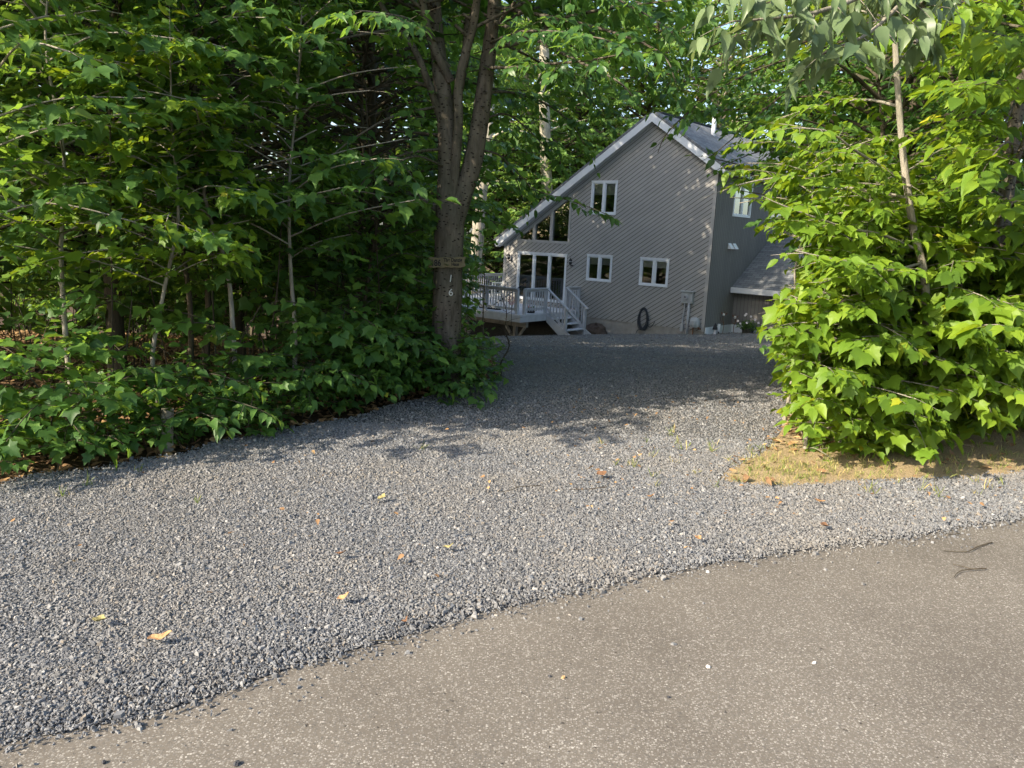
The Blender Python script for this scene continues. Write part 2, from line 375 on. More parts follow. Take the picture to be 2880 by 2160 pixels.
def cleared(P, least=0.0):
    """which of these places lie in a view left open; with least: only views nearly empty of leaves count"""
    G = project(P); P = np.atleast_2d(P)
    J = rng.normal(0, 1, G.shape) * (least == 0)
    if least:
        out = np.zeros(len(P), bool)
        for A, n, f, pr in ZONES:
            if pr > least and f < 100: out |= in_poly(G, A) & (P[:, 1] > n) & (P[:, 1] < f)
        return out
    out = np.zeros(len(P), bool)
    for A, n, f, pr in ZONES: out |= in_poly(G + J * 28, A) & (P[:, 1] > n) & (P[:, 1] < f) & (rng.random(len(P)) < pr)
    return out
class Tree:
    def __init__(s, leaf=0.11, tmpl=T_OVATE, lmat='beech_leaf', bmat='bark_dark', tilt=0.35, droop=0.35, pet=0.25):
        s.tv = []; s.tf = []; s.nv = 0; s.B = []; s.D = []; s.N = []; s.S = []
        s.dens = 1.0
        if leaf < 0.165: leaf *= 0.80; s.dens = 1.4              # finer and denser close by
        s.leaf = leaf; s.tmpl = tmpl; s.lmat = lmat; s.bmat = bmat; s.tilt = tilt; s.droop = droop; s.pet = pet; s.free = False; s.tw = []
    def stem(s, pts, r0, r1, k=7, n=None, rough=0.0, flare=0.0):
        n = n or max(4, len(pts) * 3)
        P = smooth_path(pts, n); t = np.linspace(0, 1, n); rad = r0 + (r1 - r0) * t
        if flare: rad = rad * (1 + flare * np.exp(-t * 9))
        V, Fc = tube_arrays(P, rad, k, rough)
        s.tv.append(V); s.tf += [tuple(s.nv + i for i in f) for f in Fc]; s.nv += len(V)
        return P
    def spray(s, p, d, L, n, size=None, twig=0.0025, sag=0.18):
        n = max(3, int(n * s.dens)); size = size or s.leaf; p = np.asarray(p, float)
        d = d / (np.linalg.norm(d) + 1e-9)
        t = np.linspace(0.12, 1.0, n) + rng.normal(0, 0.03, n); t = np.clip(t, 0.03, 1)
        P = p + d * (L * t)[:, None]; P[:, 2] -= sag * L * t ** 2
        lat = np.cross(d, (0, 0, 1.0)); lat /= np.linalg.norm(lat) + 1e-9
        side = np.where(np.arange(n) % 2 == 0, 1.0, -1.0)
        a = np.radians(62) * (1 - 0.85 * t ** 3) + rng.normal(0, 0.22, n)
        D = np.cos(a)[:, None] * d + (np.sin(a) * side)[:, None] * lat
        D[:, 2] -= s.droop * rng.uniform(0.3, 1.6, n)
        D = nrm(D)
        N = np.stack([rng.normal(0, s.tilt, n), rng.normal(0, s.tilt, n), np.ones(n)], 1) + 0.25 * d
        sz = size * rng.uniform(0.5, 1.25, n)
        s.B.append(P + D * (sz * s.pet)[:, None]); s.D.append(D); s.N.append(N); s.S.append(sz)
        s.tw.append((p, P[-1], twig, n, s.free))
    def limb(s, pts, r0, r1=0.004, gap=0.17, sl=0.38, nl=6, t0=0.2, size=None, k=5, twig=0.0025, sag=0.18, flat=0.25):
        n = max(4, len(pts) * 3); P = smooth_path(pts, n)
        if not s.free:
            c = np.nonzero(cleared(P, 0.8)[2:])[0]
            if len(c): P = P[:c[0] + 2]
        rad = r0 + (r1 - r0) * np.arange(len(P)) / (n - 1)
        V, Fc = tube_arrays(P, rad, k); s.tv.append(V); s.tf += [tuple(s.nv + i for i in f) for f in Fc]; s.nv += len(V)
        seg = np.linalg.norm(np.diff(P, axis=0), axis=1); cum = np.concatenate(([0], np.cumsum(seg))); Lt = cum[-1]
        pos = np.arange(t0 * Lt, Lt, gap); sd = 1
        for x in pos:
            i = min(np.searchsorted(cum, x) - 1, len(P) - 2); i = max(i, 0)
            f = (x - cum[i]) / (seg[i] + 1e-9); p = P[i] + (P[i + 1] - P[i]) * f; d = (P[i + 1] - P[i]) / (seg[i] + 1e-9)
            lat = np.cross(d, (0, 0, 1.0)); lat /= np.linalg.norm(lat) + 1e-9
            if np.linalg.norm(np.cross(d, (0, 0, 1.0))) < 0.25:
                az = rng.uniform(0, 6.283); lat = np.array((math.cos(az), math.sin(az), 0.2))
            dd = d * rng.uniform(0.35, 0.9) + lat * sd * rng.uniform(0.6, 1.1) + np.array((0, 0, rng.normal(0.05, flat)))
            sd = -sd
            frac = x / Lt
            s.spray(p, dd, sl * rng.uniform(0.6, 1.25) * (1.1 - 0.4 * frac), max(3, int(nl * rng.uniform(0.7, 1.3))), size, twig, sag)
        d = P[-1] - P[-2]
        s.spray(P[-1], d, sl * 0.7, nl, size, twig, sag)
        return P
    def around(s, P, n, h0, h1, Lf, rise=0.35, r=0.012, az0=None, spread=None, **kw):
        """n limbs round the stem P between the fractions h0 and h1; Lf(t) gives the length"""
        az = rng.uniform(0, 6.283)
        for i in range(n):
            t = h0 + (h1 - h0) * (i + rng.uniform(0.1, 0.9)) / n
            x = t * (len(P) - 1); j = min(int(x), len(P) - 2); p = P[j] + (P[j + 1] - P[j]) * (x - j)
            az += 2.4 + rng.normal(0, 0.3)
            a = az if az0 is None else az0 + rng.uniform(-spread, spread)
            L = Lf(t) * rng.uniform(0.7, 1.2)
            d = np.array((math.cos(a), math.sin(a), 0)); side = np.array((-d[1], d[0], 0))
            w = rng.normal(0, 0.12)
            q1 = p + d * L * 0.45 + side * L * w + np.array((0, 0, rise * L * 0.55)); q2 = p + d * L + side * L * w * 1.5 + np.array((0, 0, rise * L * rng.uniform(0.2, 1.0)))
            s.limb([p, q1, q2], r * min(1.5, max(0.4, L)), **kw)
    def count(s): return sum(len(b) for b in s.B)
    def finish(s, name, label, cat, base, group=None, crown='crown', trunk='trunk'):
        root = tag(empty(name, base), label, cat, group); base = np.asarray(base)
        B, D, N, S = (np.concatenate(x) for x in (s.B, s.D, s.N, s.S))
        p, q = np.array([t[0] for t in s.tw]), np.array([t[1] for t in s.tw]); r = np.array([t[2] for t in s.tw]); cnt = np.array([t[3] for t in s.tw]); free = np.array([t[4] for t in s.tw])
        keep = ~cleared(p + 0.6 * (q - p)) | free
        lk = np.repeat(keep, cnt) & (~cleared(B + D * (S * 0.5)[:, None]) | np.repeat(free, cnt))
        k = keep & (r > 0); p, q, r = p[k], q[k], r[k]
        V = np.concatenate(s.tv); loops = [i for f in s.tf for i in f]; nf = len(s.tf)
        if len(p):                                   # the twigs, three sided
            d = nrm(q - p); A = nrm(np.cross(d, np.array((0.31, 0.2, 0.93)))); Bv = np.cross(d, A)
            m = (p + q) / 2 + np.stack([np.zeros(len(p)), np.zeros(len(p)), 0.02 * np.linalg.norm(q - p, axis=1)], 1)
            TV = np.zeros((len(p), 9, 3))
            for j, (c, w) in enumerate(((p, 1.0), (m, .8), (q, .45))):
                for i in range(3):
                    a = i * 2.0944; TV[:, j * 3 + i] = c + (A * math.cos(a) + Bv * math.sin(a)) * (r * w)[:, None]
            tq = np.array([(j * 3 + i, j * 3 + (i + 1) % 3, j * 3 + 3 + (i + 1) % 3, j * 3 + 3 + i) for j in range(2) for i in range(3)])
            loops = np.concatenate([np.array(loops), (len(V) + np.arange(len(p))[:, None, None] * 9 + tq[None]).ravel()]); nf += 6 * len(p)
            V = np.concatenate([V, TV.reshape(-1, 3)])
        link(trunk, mesh_arrays(trunk, V - base, np.array(loops), np.full(nf, 4), M[s.bmat], smooth=True), root)
        if lk.any(): link(crown, leaf_mesh(crown, B[lk], D[lk], N[lk], S[lk], s.tmpl, M[s.lmat], base), root)
        return root

def copy_tree(o, parent=None):
    c = o.copy(); COL.objects.link(c); c.parent = parent
    for ch in o.children: copy_tree(ch, c)
    return c

# ================================================================== GROUND
def sheet(name, poly, step, dz, mat, jit=0.0, mound=None, edge=0.0):
    """a sheet lying on the terrain inside the outline poly"""
    P = [np.array(p, float) for p in poly]; out = []
    for a, b in zip(P, P[1:] + P[:1]):
        L = np.linalg.norm(b - a); n = max(1, int(L / (step * 0.5))); nrmv = np.array((-(b - a)[1], (b - a)[0])) / (L + 1e-9)
        for i in range(n): out.append(a + (b - a) * i / n + nrmv * (rng.normal(0, jit) if i else 0))
    nb = len(out); A = np.array(out)
    xs = np.arange(A[:, 0].min(), A[:, 0].max(), step); ys = np.arange(A[:, 1].min(), A[:, 1].max(), step)
    G = np.array([(x + rng.uniform(-.1, .1) * step, y) for x in xs for y in ys])
    G = G[inside(G, A)]
    d = np.min(np.linalg.norm(G[:, None] - A[None, ::1], axis=2), axis=1); G = G[d > step * 0.35]
    allp = [Vector(p) for p in np.vstack([A, G])]
    v, e, f, *_ = delaunay_2d_cdt(allp, [(i, (i + 1) % nb) for i in range(nb)], [list(range(nb))], 1, 1e-5)
    V = [(p.x, p.y, hz(p.x, p.y) + (dz if i >= nb else edge) + (mound(p.x, p.y) if mound else 0)) for i, p in enumerate(v)]
    f = [t if (v[t[1]] - v[t[0]]).cross(v[t[2]] - v[t[0]]) > 0 else t[::-1] for t in map(list, f)]
    me = bpy.data.meshes.new(name); me.from_pydata(V, [], f); me.materials.append(mat)
    me.polygons.foreach_set('use_smooth', [True] * len(me.polygons)); me.update()
    return tag(link(name, me), kind='structure')
def inside(G, A):
    G = np.atleast_2d(G); x, y = G[:, 0], G[:, 1]; c = np.zeros(len(G), bool)
    for (x0, y0), (x1, y1) in zip(A, np.roll(A, -1, 0)):
        if y0 == y1: continue
        k = ((y0 > y) != (y1 > y)) & (x < (x1 - x0) * (y - y0) / (y1 - y0) + x0); c ^= k
    return c

ax = np.concatenate([-np.geomspace(400, 16, 14), np.arange(-15, 20.1, 0.5), np.geomspace(21, 400, 14)])
ay = np.concatenate([-np.geomspace(300, 6, 10), np.arange(-5, 46.1, 0.5), np.geomspace(47, 600, 18)])
GX, GY = np.meshgrid(ax, ay); GZ = hgt(GX, GY)
nx, ny = len(ax), len(ay)
q = [(j * nx + i, j * nx + i + 1, (j + 1) * nx + i + 1, (j + 1) * nx + i) for j in range(ny - 1) for i in range(nx - 1)]
me = mesh_arrays('forest_floor', np.stack([GX.ravel(), GY.ravel(), GZ.ravel()], 1), np.array(q).ravel(), np.full(len(q), 4), M['forest'], smooth=True)
tag(link('forest_floor', me), kind='structure')

def on_flat(px, py): d = ray(px, py); t = -EYE / d.z; return (d.x * t, d.y * t)
ROAD_EDGE = [(-11, -3.1), (-6, -0.4), (-3.2, 1.08)] + [on_flat(*c) for c in ((0, 2102), (390, 2028), (651, 1945), (911, 1862), (1172, 1784), (1380, 1722), (1562, 1678), (1823, 1622), (2031, 1584), (2344, 1540), (2604, 1504), (2880, 1458))] + [(5, 5.55), (12, 9.3)]
sheet('asphalt_road', [(-11, -12)] + [(16, -12), (16, 11.5)] + [(x, y + 0.25) for x, y in ROAD_EDGE[::-1]], 1.0, 0.010, M['asphalt'], edge=0.006)
def jpts(pts, j=0.035, st=0.13):
    P = [np.array(p, float) for p in pts]; out = []
    for a, b in zip(P, P[1:]):
        n = max(1, int(np.linalg.norm(b - a) / st))
        for i in range(n): out.append(a + (b - a) * i / n + rng.normal(0, j, 2) * (1 if i else 0))
    return [tuple(p) for p in out] + [tuple(P[-1])]
VERGE_LOW = [(1.42, 5.12), (1.62, 5.02), (2.0, 5.08), (2.45, 5.22), (3.1, 5.38), (3.88, 5.66), (6, 6.7), (12, 9.9)]
DRIVE_RIGHT = [(1.42, 5.14), (1.62, 5.45), (1.95, 5.85), (2.3, 6.5), (3.0, 8.0), (3.7, 10.4), (5.4, 15), (9, 21), (14, 26)]
DRIVE_LEFT = [(-0.6, 34.5), (-0.9, 27), (-0.55, 20), (-0.35, 12.6), (-0.2, 9.2), (-0.42, 8.2), (-0.85, 7.30), (-1.75, 5.86), (-2.42, 4.94), (-2.97, 4.34), (-6, 2.55), (-11, -0.3)]
EDGE_IN = jpts(ROAD_EDGE, 0.012)
GRAVEL = EDGE_IN + [(12, 10.0)] + VERGE_LOW[::-1][1:] + DRIVE_RIGHT[1:] + [(14, 31), (9, 35)] + jpts(DRIVE_LEFT, 0.05, 0.25)
sheet('gravel_driveway', GRAVEL, 0.30, 0.021, M['gravel'], edge=0.012)
def vm(x, y):
    d = max(0.0, (y - 5.1) - 0.42 * (x - 1.6)); return 0.004 + 0.10 * min(1.6, max(0, x - 2.3)) * min(1, d * 0.9)
VERGE = jpts(VERGE_LOW[:-1], 0.03) + [(12, 9.9), (14, 20), (9, 18.0), (5.6, 15.0)] + DRIVE_RIGHT[1:6][::-1]
sheet('dirt_verge', VERGE, 0.2, 0.036, M['dirt'], 0.0, vm, edge=0.012)

# ---- loose stones: the gravel's own chips, far too many to count
def stones(name, XY, size, lift, flat=(0.22, 0.6)):
    n = len(XY); K = 5
    a = (np.arange(K) * 2 * np.pi / K)[None] + rng.uniform(0, 6.283, (n, 1)) + rng.normal(0, 0.28, (n, K)); rr = rng.uniform(0.6, 1.15, (n, K))
    x = np.cos(a) * rr; y = np.sin(a) * rr; tp = rng.uniform(0.55, 0.95, (n, 1))
    base = np.concatenate([np.stack([x, y, -np.ones((n, K))], 2), np.stack([x * tp, y * tp, np.ones((n, K)) + rng.normal(0, 0.25, (n, K))], 2)], 1)
    sc = np.stack([rng.uniform(0.8, 1.5, n), rng.uniform(0.55, 1.0, n), rng.uniform(*flat, n)], 1) * size[:, None] / 2
    base = base * sc[:, None]
    a = rng.uniform(0, 6.283, n); ca, sa = np.cos(a), np.sin(a)
    tx, ty = rng.normal(0, 0.28, n), rng.normal(0, 0.28, n)
    x, y, z = base[..., 0], base[..., 1], base[..., 2]
    z2 = z + x * tx[:, None] + y * ty[:, None]
    V = np.stack([x * ca[:, None] - y * sa[:, None], x * sa[:, None] + y * ca[:, None], z2], 2)
    V += np.stack([XY[:, 0], XY[:, 1], hgt(XY[:, 0], XY[:, 1]) + lift + size * 0.16], 1)[:, None]
    at_ = np.stack([np.clip(rng.normal(0.44, 0.21, n), 0, 0.96) + (rng.random(n) > 0.990) * 0.5, rng.random(n), rng.random(n), np.ones(n)], 1)
    at_[:, 0] = np.clip(at_[:, 0], 0, 1)
    fl = np.array([5, 6, 7, 8, 9] + [v for i in range(5) for v in (i, (i + 1) % 5, 5 + (i + 1) % 5, 5 + i)])
    me = mesh_arrays(name, V.reshape(-1, 3), (np.arange(n)[:, None] * 10 + fl[None]).reshape(-1), np.tile([5, 4, 4, 4, 4, 4], n), M['stone'], np.repeat(at_, 10, 0))
    return link(name, me)
GP = np.array(GRAVEL)
def scatter(n, x0, x1, y0, y1, keep):
    X = np.stack([rng.uniform(x0, x1, n), rng.uniform(y0, y1, n)], 1); return X[keep(X)]
def inview(X, mx=0.72): return np.abs(X[:, 0]) < mx * X[:, 1] + 0.5
A1 = scatter(720000, -4, 5, 1.6, 6.2, lambda X: inview(X) & inside(X + rng.normal(0, 0.035, X.shape), GP))
A2 = scatter(380000, -4, 6, 6.0, 13, lambda X: inside(X, GP) & (rng.random(len(X)) < np.clip(1.5 - X[:, 1] / 11, 0.15, 1)))
A3 = scatter(150000, -2, 10, 13, 33, lambda X: inside(X, GP))
XY = np.vstack([A1, A2, A3])
sz = np.clip(rng.lognormal(math.log(0.0092), 0.45, len(XY)), 0.005, 0.034) * np.clip(0.55 + XY[:, 1] * 0.075, 0.85, 2.4)
o = stones('gravel', XY, sz, 0.020); tag(o, 'loose blue grey slate chips covering the driveway', 'gravel', kind='stuff')
# strays along the edge of the asphalt
E_ = np.array(EDGE_IN); nS = 9000; i = rng.integers(0, len(E_), nS); S_ = E_[i] + rng.normal(0, 0.05, (nS, 2)) + np.stack([np.zeros(nS), -np.abs(rng.normal(0, 0.05, nS)) * rng.choice([0.4, 1.3, 4.5], nS, p=[.55, .35, .10]) + 0.03], 1)
S_ = S_[inview(S_, 0.9)]
o = stones('stray_gravel', S_, np.clip(rng.lognormal(math.log(0.0105), 0.45, len(S_)), 0.005, 0.035), 0.009)
tag(o, 'loose chips spilling over the edge of the asphalt', 'gravel', kind='stuff')

# ---- dead leaves lying on the woodland floor and the verge
def litter(name, XY, zoff, label, size=(0.035, 0.085), vm_=None):
    n = len(XY); a = rng.uniform(0, 6.283, n)
    z = hgt(XY[:, 0], XY[:, 1]) + zoff + rng.uniform(0.004, 0.03, n)
    if vm_: z += np.array([vm_(x, y) for x, y in XY])
    B = np.stack([XY[:, 0], XY[:, 1], z], 1); D = np.stack([np.cos(a), np.sin(a), rng.normal(0, 0.15, n)], 1)
    N = np.stack([rng.normal(0, 0.3, n), rng.normal(0, 0.3, n), np.ones(n)], 1)
    me = leaf_mesh(name, B, D, N, rng.uniform(*size, n), T_OVATE, M['litter'], (0, 0, 0), bend=rng.normal(0.1, 0.3, n))
    return tag(link(name, me), label, 'leaf litter', kind='stuff')
GV = np.array(VERGE)
X = scatter(36000, -9, 0, 1, 15, lambda X: ~inside(X, GP) & inview(X, 0.85) & (X[:, 1] > 4.2 + 0.6 * (X[:, 0] + 2.97)))
litter('leaf_litter', X, 0.0, 'brown dead leaves covering the shaded floor of the woods')
X = scatter(3600, 1.3, 6, 4.9, 8, lambda X: inside(X, GV) & (rng.random(len(X)) < 0.12 + 0.75 * (X[:, 1] - 5.1 - 0.42 * (X[:, 0] - 1.6) > 0.55)))
litter('verge_leaf_litter', X, 0.036, 'brown dead leaves on the sandy verge under the bushes', (0.03, 0.075), vm)
X = scatter(1500, -3, 3.4, 3, 8, lambda X: inside(X, GP) & (rng.random(len(X)) < 0.12 + 0.6 * (X[:, 0] > 0.3) * (X[:, 1] > 4.3)))
litter('leaf_crumbs', X, 0.040, 'small brown leaf crumbs strewn thinly over the gravel', (0.012, 0.035))

# ---- grass
def blades(name, XY, zoff, h, label, vm_=None):
    n = len(XY); k = 7; XY = np.repeat(XY, k, 0) + rng.normal(0, 0.018, (n * k, 2)); n *= k
    z = hgt(XY[:, 0], XY[:, 1]) + zoff
    if vm_: z += np.array([vm_(x, y) for x, y in XY])
    B = np.stack([XY[:, 0], XY[:, 1], z], 1)
    D = np.stack([rng.normal(0, 0.45, n), rng.normal(0, 0.45, n), np.ones(n)], 1); N = np.stack([rng.normal(0, 1, n), rng.normal(0, 1, n), rng.normal(0, .2, n)], 1)
    tm = (np.array([(0.02, 0), (0.028, 0.35), (0.018, 0.75), (0, 1), (-0.018, 0.75), (-0.028, 0.35), (-0.02, 0)]), np.array([(0, 1, 5), (0, 5, 6), (1, 2, 4), (1, 4, 5), (2, 3, 4)]))
    me = leaf_mesh(name, B, D, N, rng.uniform(h * 0.4, h * 1.3, n), tm, M['grass'], (0, 0, 0), bend=rng.normal(0.25, 0.2, n))
    return tag(link(name, me), label, 'grass', kind='stuff')
X = scatter(5200, 1.3, 6, 4.95, 7.5, lambda X: inside(X + rng.normal(0, 0.06, X.shape), GV) & (rng.random(len(X)) < np.clip(1.1 - 1.2 * (X[:, 1] - 5.1 - 0.42 * (X[:, 0] - 1.6)), 0.05, 1) * (0.25 + 0.75 * np.exp(-((X[:, 0] - 2.05) / 0.45) ** 2))))
blades('verge_grass', X, 0.030, 0.052, 'thin dry grass growing on the sandy verge', vm)
X = np.array([at(*p)[:2] for p in ((430, 1345, 5), (475, 1260, 5.4), (250, 1400, 4.4), (180, 1450, 4.2), (390, 1385, 4.7), (1180, 1300, 5.5), (1780, 1320, 5.3), (1840, 1400, 4.9), (560, 1440, 4.2))])
X = np.vstack([X, rng.uniform((0.6, 4.9), (1.7, 6.4), (16, 2)), rng.uniform((2.3, 4.9), (3.9, 5.4), (12, 2))])
X = X[inside(X, GP)]
blades('gravel_grass', X, 0.020, 0.07, 'sparse grass sprouting through the gravel')

# ================================================================== HOUSE
YAW = R(49.9523)
CX, CY, ZB = 7.2836, 29.9598, -1.9
HROT = YAW - math.pi / 2
cH, sH = math.cos(HROT), math.sin(HROT)
def hw(x, y, z=0.0):                                        # house axes -> world
    return (CX + cH * x - sH * y, CY + sH * x + cH * y, z)

def board_mat(name, c, var):
    m, t, b = newmat(name)
    a = node(t, 'ShaderNodeNewGeometry'); rnd = a.outputs['Random Per Island']; co = objco(t)
    n1 = noise(t, co, 0.9, 4); n2 = noise(t, co, 22, 3)
    col = ramp(t, rnd, [(0, tuple(x * (1 - var) for x in c)), (1, tuple(x * (1 + var) for x in c))])
    col = mixc(t, 0.6, col, ramp(t, n1, [(0.3, (0.84, 0.84, 0.84)), (0.7, (1.08, 1.07, 1.05))]), 'MULTIPLY')
    col = mixc(t, 0.4, col, ramp(t, n2, [(0.3, (0.85, 0.85, 0.85)), (0.7, (1.05, 1.05, 1.05))]), 'MULTIPLY')
    t.links.new(col, b.inputs['Base Color']); b.inputs['Roughness'].default_value = 0.75; b.inputs['Specular IOR Level'].default_value = 0.2
    return m
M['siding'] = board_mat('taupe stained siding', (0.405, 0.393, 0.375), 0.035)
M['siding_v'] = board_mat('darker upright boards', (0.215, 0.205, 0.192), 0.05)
M['groove'] = paint('siding groove', (0.075, 0.070, 0.064), 0.9)
M['trimt'] = paint('taupe trim', (0.405, 0.393, 0.375), 0.7, 0.05)
M['white'] = paint('white trim paint', (0.72, 0.74, 0.76), 0.5, 0.04)
M['vinyl'] = paint('white vinyl', (0.76, 0.79, 0.82), 0.35, 0.03)
M['conc'] = paint('foundation concrete', (0.34, 0.32, 0.29), 0.9, 0.2, 3, bmp=0.2)
M['dkmetal'] = paint('dark metal', (0.02, 0.02, 0.022), 0.45)
M['grey'] = paint('grey painted metal', (0.40, 0.42, 0.43), 0.45, 0.06)
M['galv'] = paint('grey conduit', (0.42, 0.43, 0.44), 0.5, 0.08)
M['inside'] = paint('dim room', (0.11, 0.095, 0.08), 0.9)
M['blind'] = paint('pale blind', (0.80, 0.80, 0.78), 0.8, 0.05)
M['deckp'] = paint('grey deck paint', (0.50, 0.505, 0.53), 0.6, 0.10, 4)
M['decks'] = paint('grey deck boards', (0.58, 0.585, 0.61), 0.6, 0.12, 5)
M['rawwood'] = paint('weathered timber', (0.30, 0.27, 0.23), 0.8, 0.2, 5)
def mat_glass():
    m, t, b = newmat('window glass')
    gl = node(t, 'ShaderNodeBsdfGlossy'); gl.inputs['Roughness'].default_value = 0.02; gl.inputs[0].default_value = (0.9, 0.95, 0.95, 1)
    tr = node(t, 'ShaderNodeBsdfTransparent'); tr.inputs[0].default_value = (0.82, 0.85, 0.84, 1)
    fr = node(t, 'ShaderNodeFresnel'); fr.inputs[0].default_value = 1.5
    ad = node(t, 'ShaderNodeMath', operation='MULTIPLY_ADD'); ad.inputs[1].default_value = 2.2; ad.inputs[2].default_value = 0.10
    t.links.new(fr.outputs[0], ad.inputs[0])
    mx = node(t, 'ShaderNodeMixShader'); t.links.new(ad.outputs[0], mx.inputs[0]); t.links.new(tr.outputs[0], mx.inputs[1]); t.links.new(gl.outputs[0], mx.inputs[2])
    t.links.new(mx.outputs[0], t.nodes['Material Output'].inputs[0]); return m
M['glass'] = mat_glass()
def mat_shingle():
    m, t, b = newmat('grey roof shingles')
    uv = node(t, 'ShaderNodeUVMap')
    br = node(t, 'ShaderNodeTexBrick'); br.offset = 0.5
    for k, v in (('Scale', 1.0), ('Mortar Size', 0.006), ('Brick Width', 0.31), ('Row Height', 0.143), ('Bias', 0.0)): br.inputs[k].default_value = v
    br.inputs['Color1'].default_value = (0.155, 0.165, 0.175, 1); br.inputs['Color2'].default_value = (0.245, 0.255, 0.262, 1); br.inputs['Mortar'].default_value = (0.06, 0.063, 0.068, 1)
    t.links.new(uv.outputs[0], br.inputs['Vector'])
    n = noise(t, uv.outputs[0], 90, 3); n2 = noise(t, uv.outputs[0], 0.8, 4)
    c = mixc(t, 0.5, br.outputs['Color'], ramp(t, n, [(0.3, (0.7, 0.7, 0.7)), (0.7, (1.15, 1.15, 1.15))]), 'MULTIPLY')
    c = mixc(t, 0.6, c, ramp(t, n2, [(0.3, (0.8, 0.8, 0.82)), (0.7, (1.1, 1.1, 1.1))]), 'MULTIPLY')
    t.links.new(c, b.inputs['Base Color']); b.inputs['Roughness'].default_value = 0.9; b.inputs['Specular IOR Level'].default_value = 0.3
    bump(t, b, br.outputs['Fac'], -0.5, 0.01); return m
M['shingle'] = mat_shingle()

def clip(poly, a, b, c):                                    # keep a*x + b*z <= c
    out = []
    for p, q in zip(poly, poly[1:] + poly[:1]):
        dp = a * p[0] + b * p[1] - c; dq = a * q[0] + b * q[1] - c
        if dp <= 1e-9: out.append(p)
        if (dp < -1e-9 and dq > 1e-9) or (dp > 1e-9 and dq < -1e-9):
            t = dp / (dp - dq); out.append((p[0] + (q[0] - p[0]) * t, p[1] + (q[1] - p[1]) * t))
    return out if len(out) >= 3 else []
XL, XA, ZE_L, ZE_R, ZA, ZS = -10.35, -2.85, 1.22, 4.30, 6.17, -1.80    # walls, apex, siding foot
SL = (ZA - ZE_L) / (XA - XL)
HD = 9.0
GABLE = [(XL, ZS), (0, ZS), (0, ZE_R), (XA, ZA), (XL, ZE_L)]
house = empty('house', hw(0, 0, ZB), HROT)
tag(house, 'grey brown gabled house with diagonal board siding and white trim', 'house')
OFF = (0, 0, ZB)
# openings in the gable wall: x0, x1, z0, z1
WIN = [(-5.66, -4.39, 2.50, 3.85), (-5.66, -4.39, -0.25, 0.84), (-3.05, -1.74, -0.25, 0.85)]
DOOR = (-9.50, -6.73, -1.34, 0.77)
TRAP = (-9.52, -6.64, 1.22, 3.36)
def trap_top(x): return 1.50 + (x + 9.52) * (3.36 - 1.50) / 2.88
HOLES = WIN + [DOOR, TRAP]
xs = sorted({XL, 0.0, *[h[0] for h in HOLES], *[h[1] for h in HOLES]}); zs = sorted({ZS, ZA, *[h[2] for h in HOLES], *[h[3] for h in HOLES]})
cells = []
for x0, x1 in zip(xs, xs[1:]):
    for z0, z1 in zip(zs, zs[1:]):
        xm, zm = (x0 + x1) / 2, (z0 + z1) / 2
        c = [(x0, z0), (x1, z0), (x1, z1), (x0, z1)]
        hit = [h for h in HOLES if h[0] < xm < h[1] and h[2] < zm < h[3]]
        if hit and hit[0] is not TRAP: continue
        if hit:                                             # keep what lies above the sloping head
            s_ = (3.36 - 1.50) / 2.88; c = clip(c, s_, -1, s_ * -9.52 - 1.50)
            if not c: continue
        for a, b, d in ((SL, -1, 0), ):
            pass
        c = clip(c, -SL, 1, ZE_L - SL * XL)                 # under the left slope
        sr = (ZA - ZE_R) / (0 - XA)
        if c: c = clip(c, sr, 1, ZE_R)                      # under the right slope
        if c: cells.append(c)
back = MB(); front = MB()
for c in cells:
    back.poly([(x, 0.0, z) for x, z in c])
    # diagonal boards: strips parallel to the left roof slope, 0.174 m apart up the wall
    pitch, gap = 0.174, 0.026
    v = [z - SL * x for x, z in c]
    k0, k1 = math.floor(min(v) / pitch), math.ceil(max(v) / pitch)
    for k in range(k0, k1 + 1):
        s = clip(c, -SL, 1, (k + 1) * pitch - gap)
        if s: s = clip(s, SL, -1, -k * pitch)
        if s: front.poly([(x, -0.014, z) for x, z in s])
back.build('wall_backing', M['groove'], house, OFF)
wf = front.build('gable_wall', M['siding'], house, OFF)
# the other walls
def upright_boards(mb, x0, x1, fn, ztop, zbot, w=0.143, gap=0.012):
    n = int(abs(x1 - x0) / w)
    for i in range(n):
        a = x0 + (x1 - x0) * i / n; b = a + (x1 - x0) / n - gap * (1 if x1 > x0 else -1)
        mb.poly([fn(a, zbot), fn(b, zbot), fn(b, ztop(b)), fn(a, ztop(a))])
SW = [(1.45, 3.05, 2.61, 3.96), (5.0, 6.55, 2.61, 3.96)]    # side windows: y0,y1,z0,z1
side_b = MB(); side = MB()
ys = sorted({0.0, HD, *[w[0] for w in SW], *[w[1] for w in SW]})
for y0, y1 in zip(ys, ys[1:]):
    rows = [(ZS + 0.16, 2.61), (2.61, 3.96), (3.96, ZE_R)]
    for z0, z1 in rows:
        if any(w[0] <= y0 and y1 <= w[1] and z0 == 2.61 for w in SW): continue
        side_b.poly([(0, y0, z0), (0, y1, z0), (0, y1, z1), (0, y0, z1)])
        upright_boards(side, y0, y1, lambda a, z: (0.012, a, z), lambda a: z1, z0)
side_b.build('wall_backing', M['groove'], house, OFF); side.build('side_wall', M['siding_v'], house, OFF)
m = MB(); m.poly([(XL, 0, ZS), (XL, 0, ZE_L), (XL, HD, ZE_L), (XL, HD, ZS)])
m.build('left_wall', M['siding'], house, OFF)
m = MB(); m.poly([(x, HD, z) for x, z in GABLE]); m.build('back_wall', M['siding'], house, OFF)
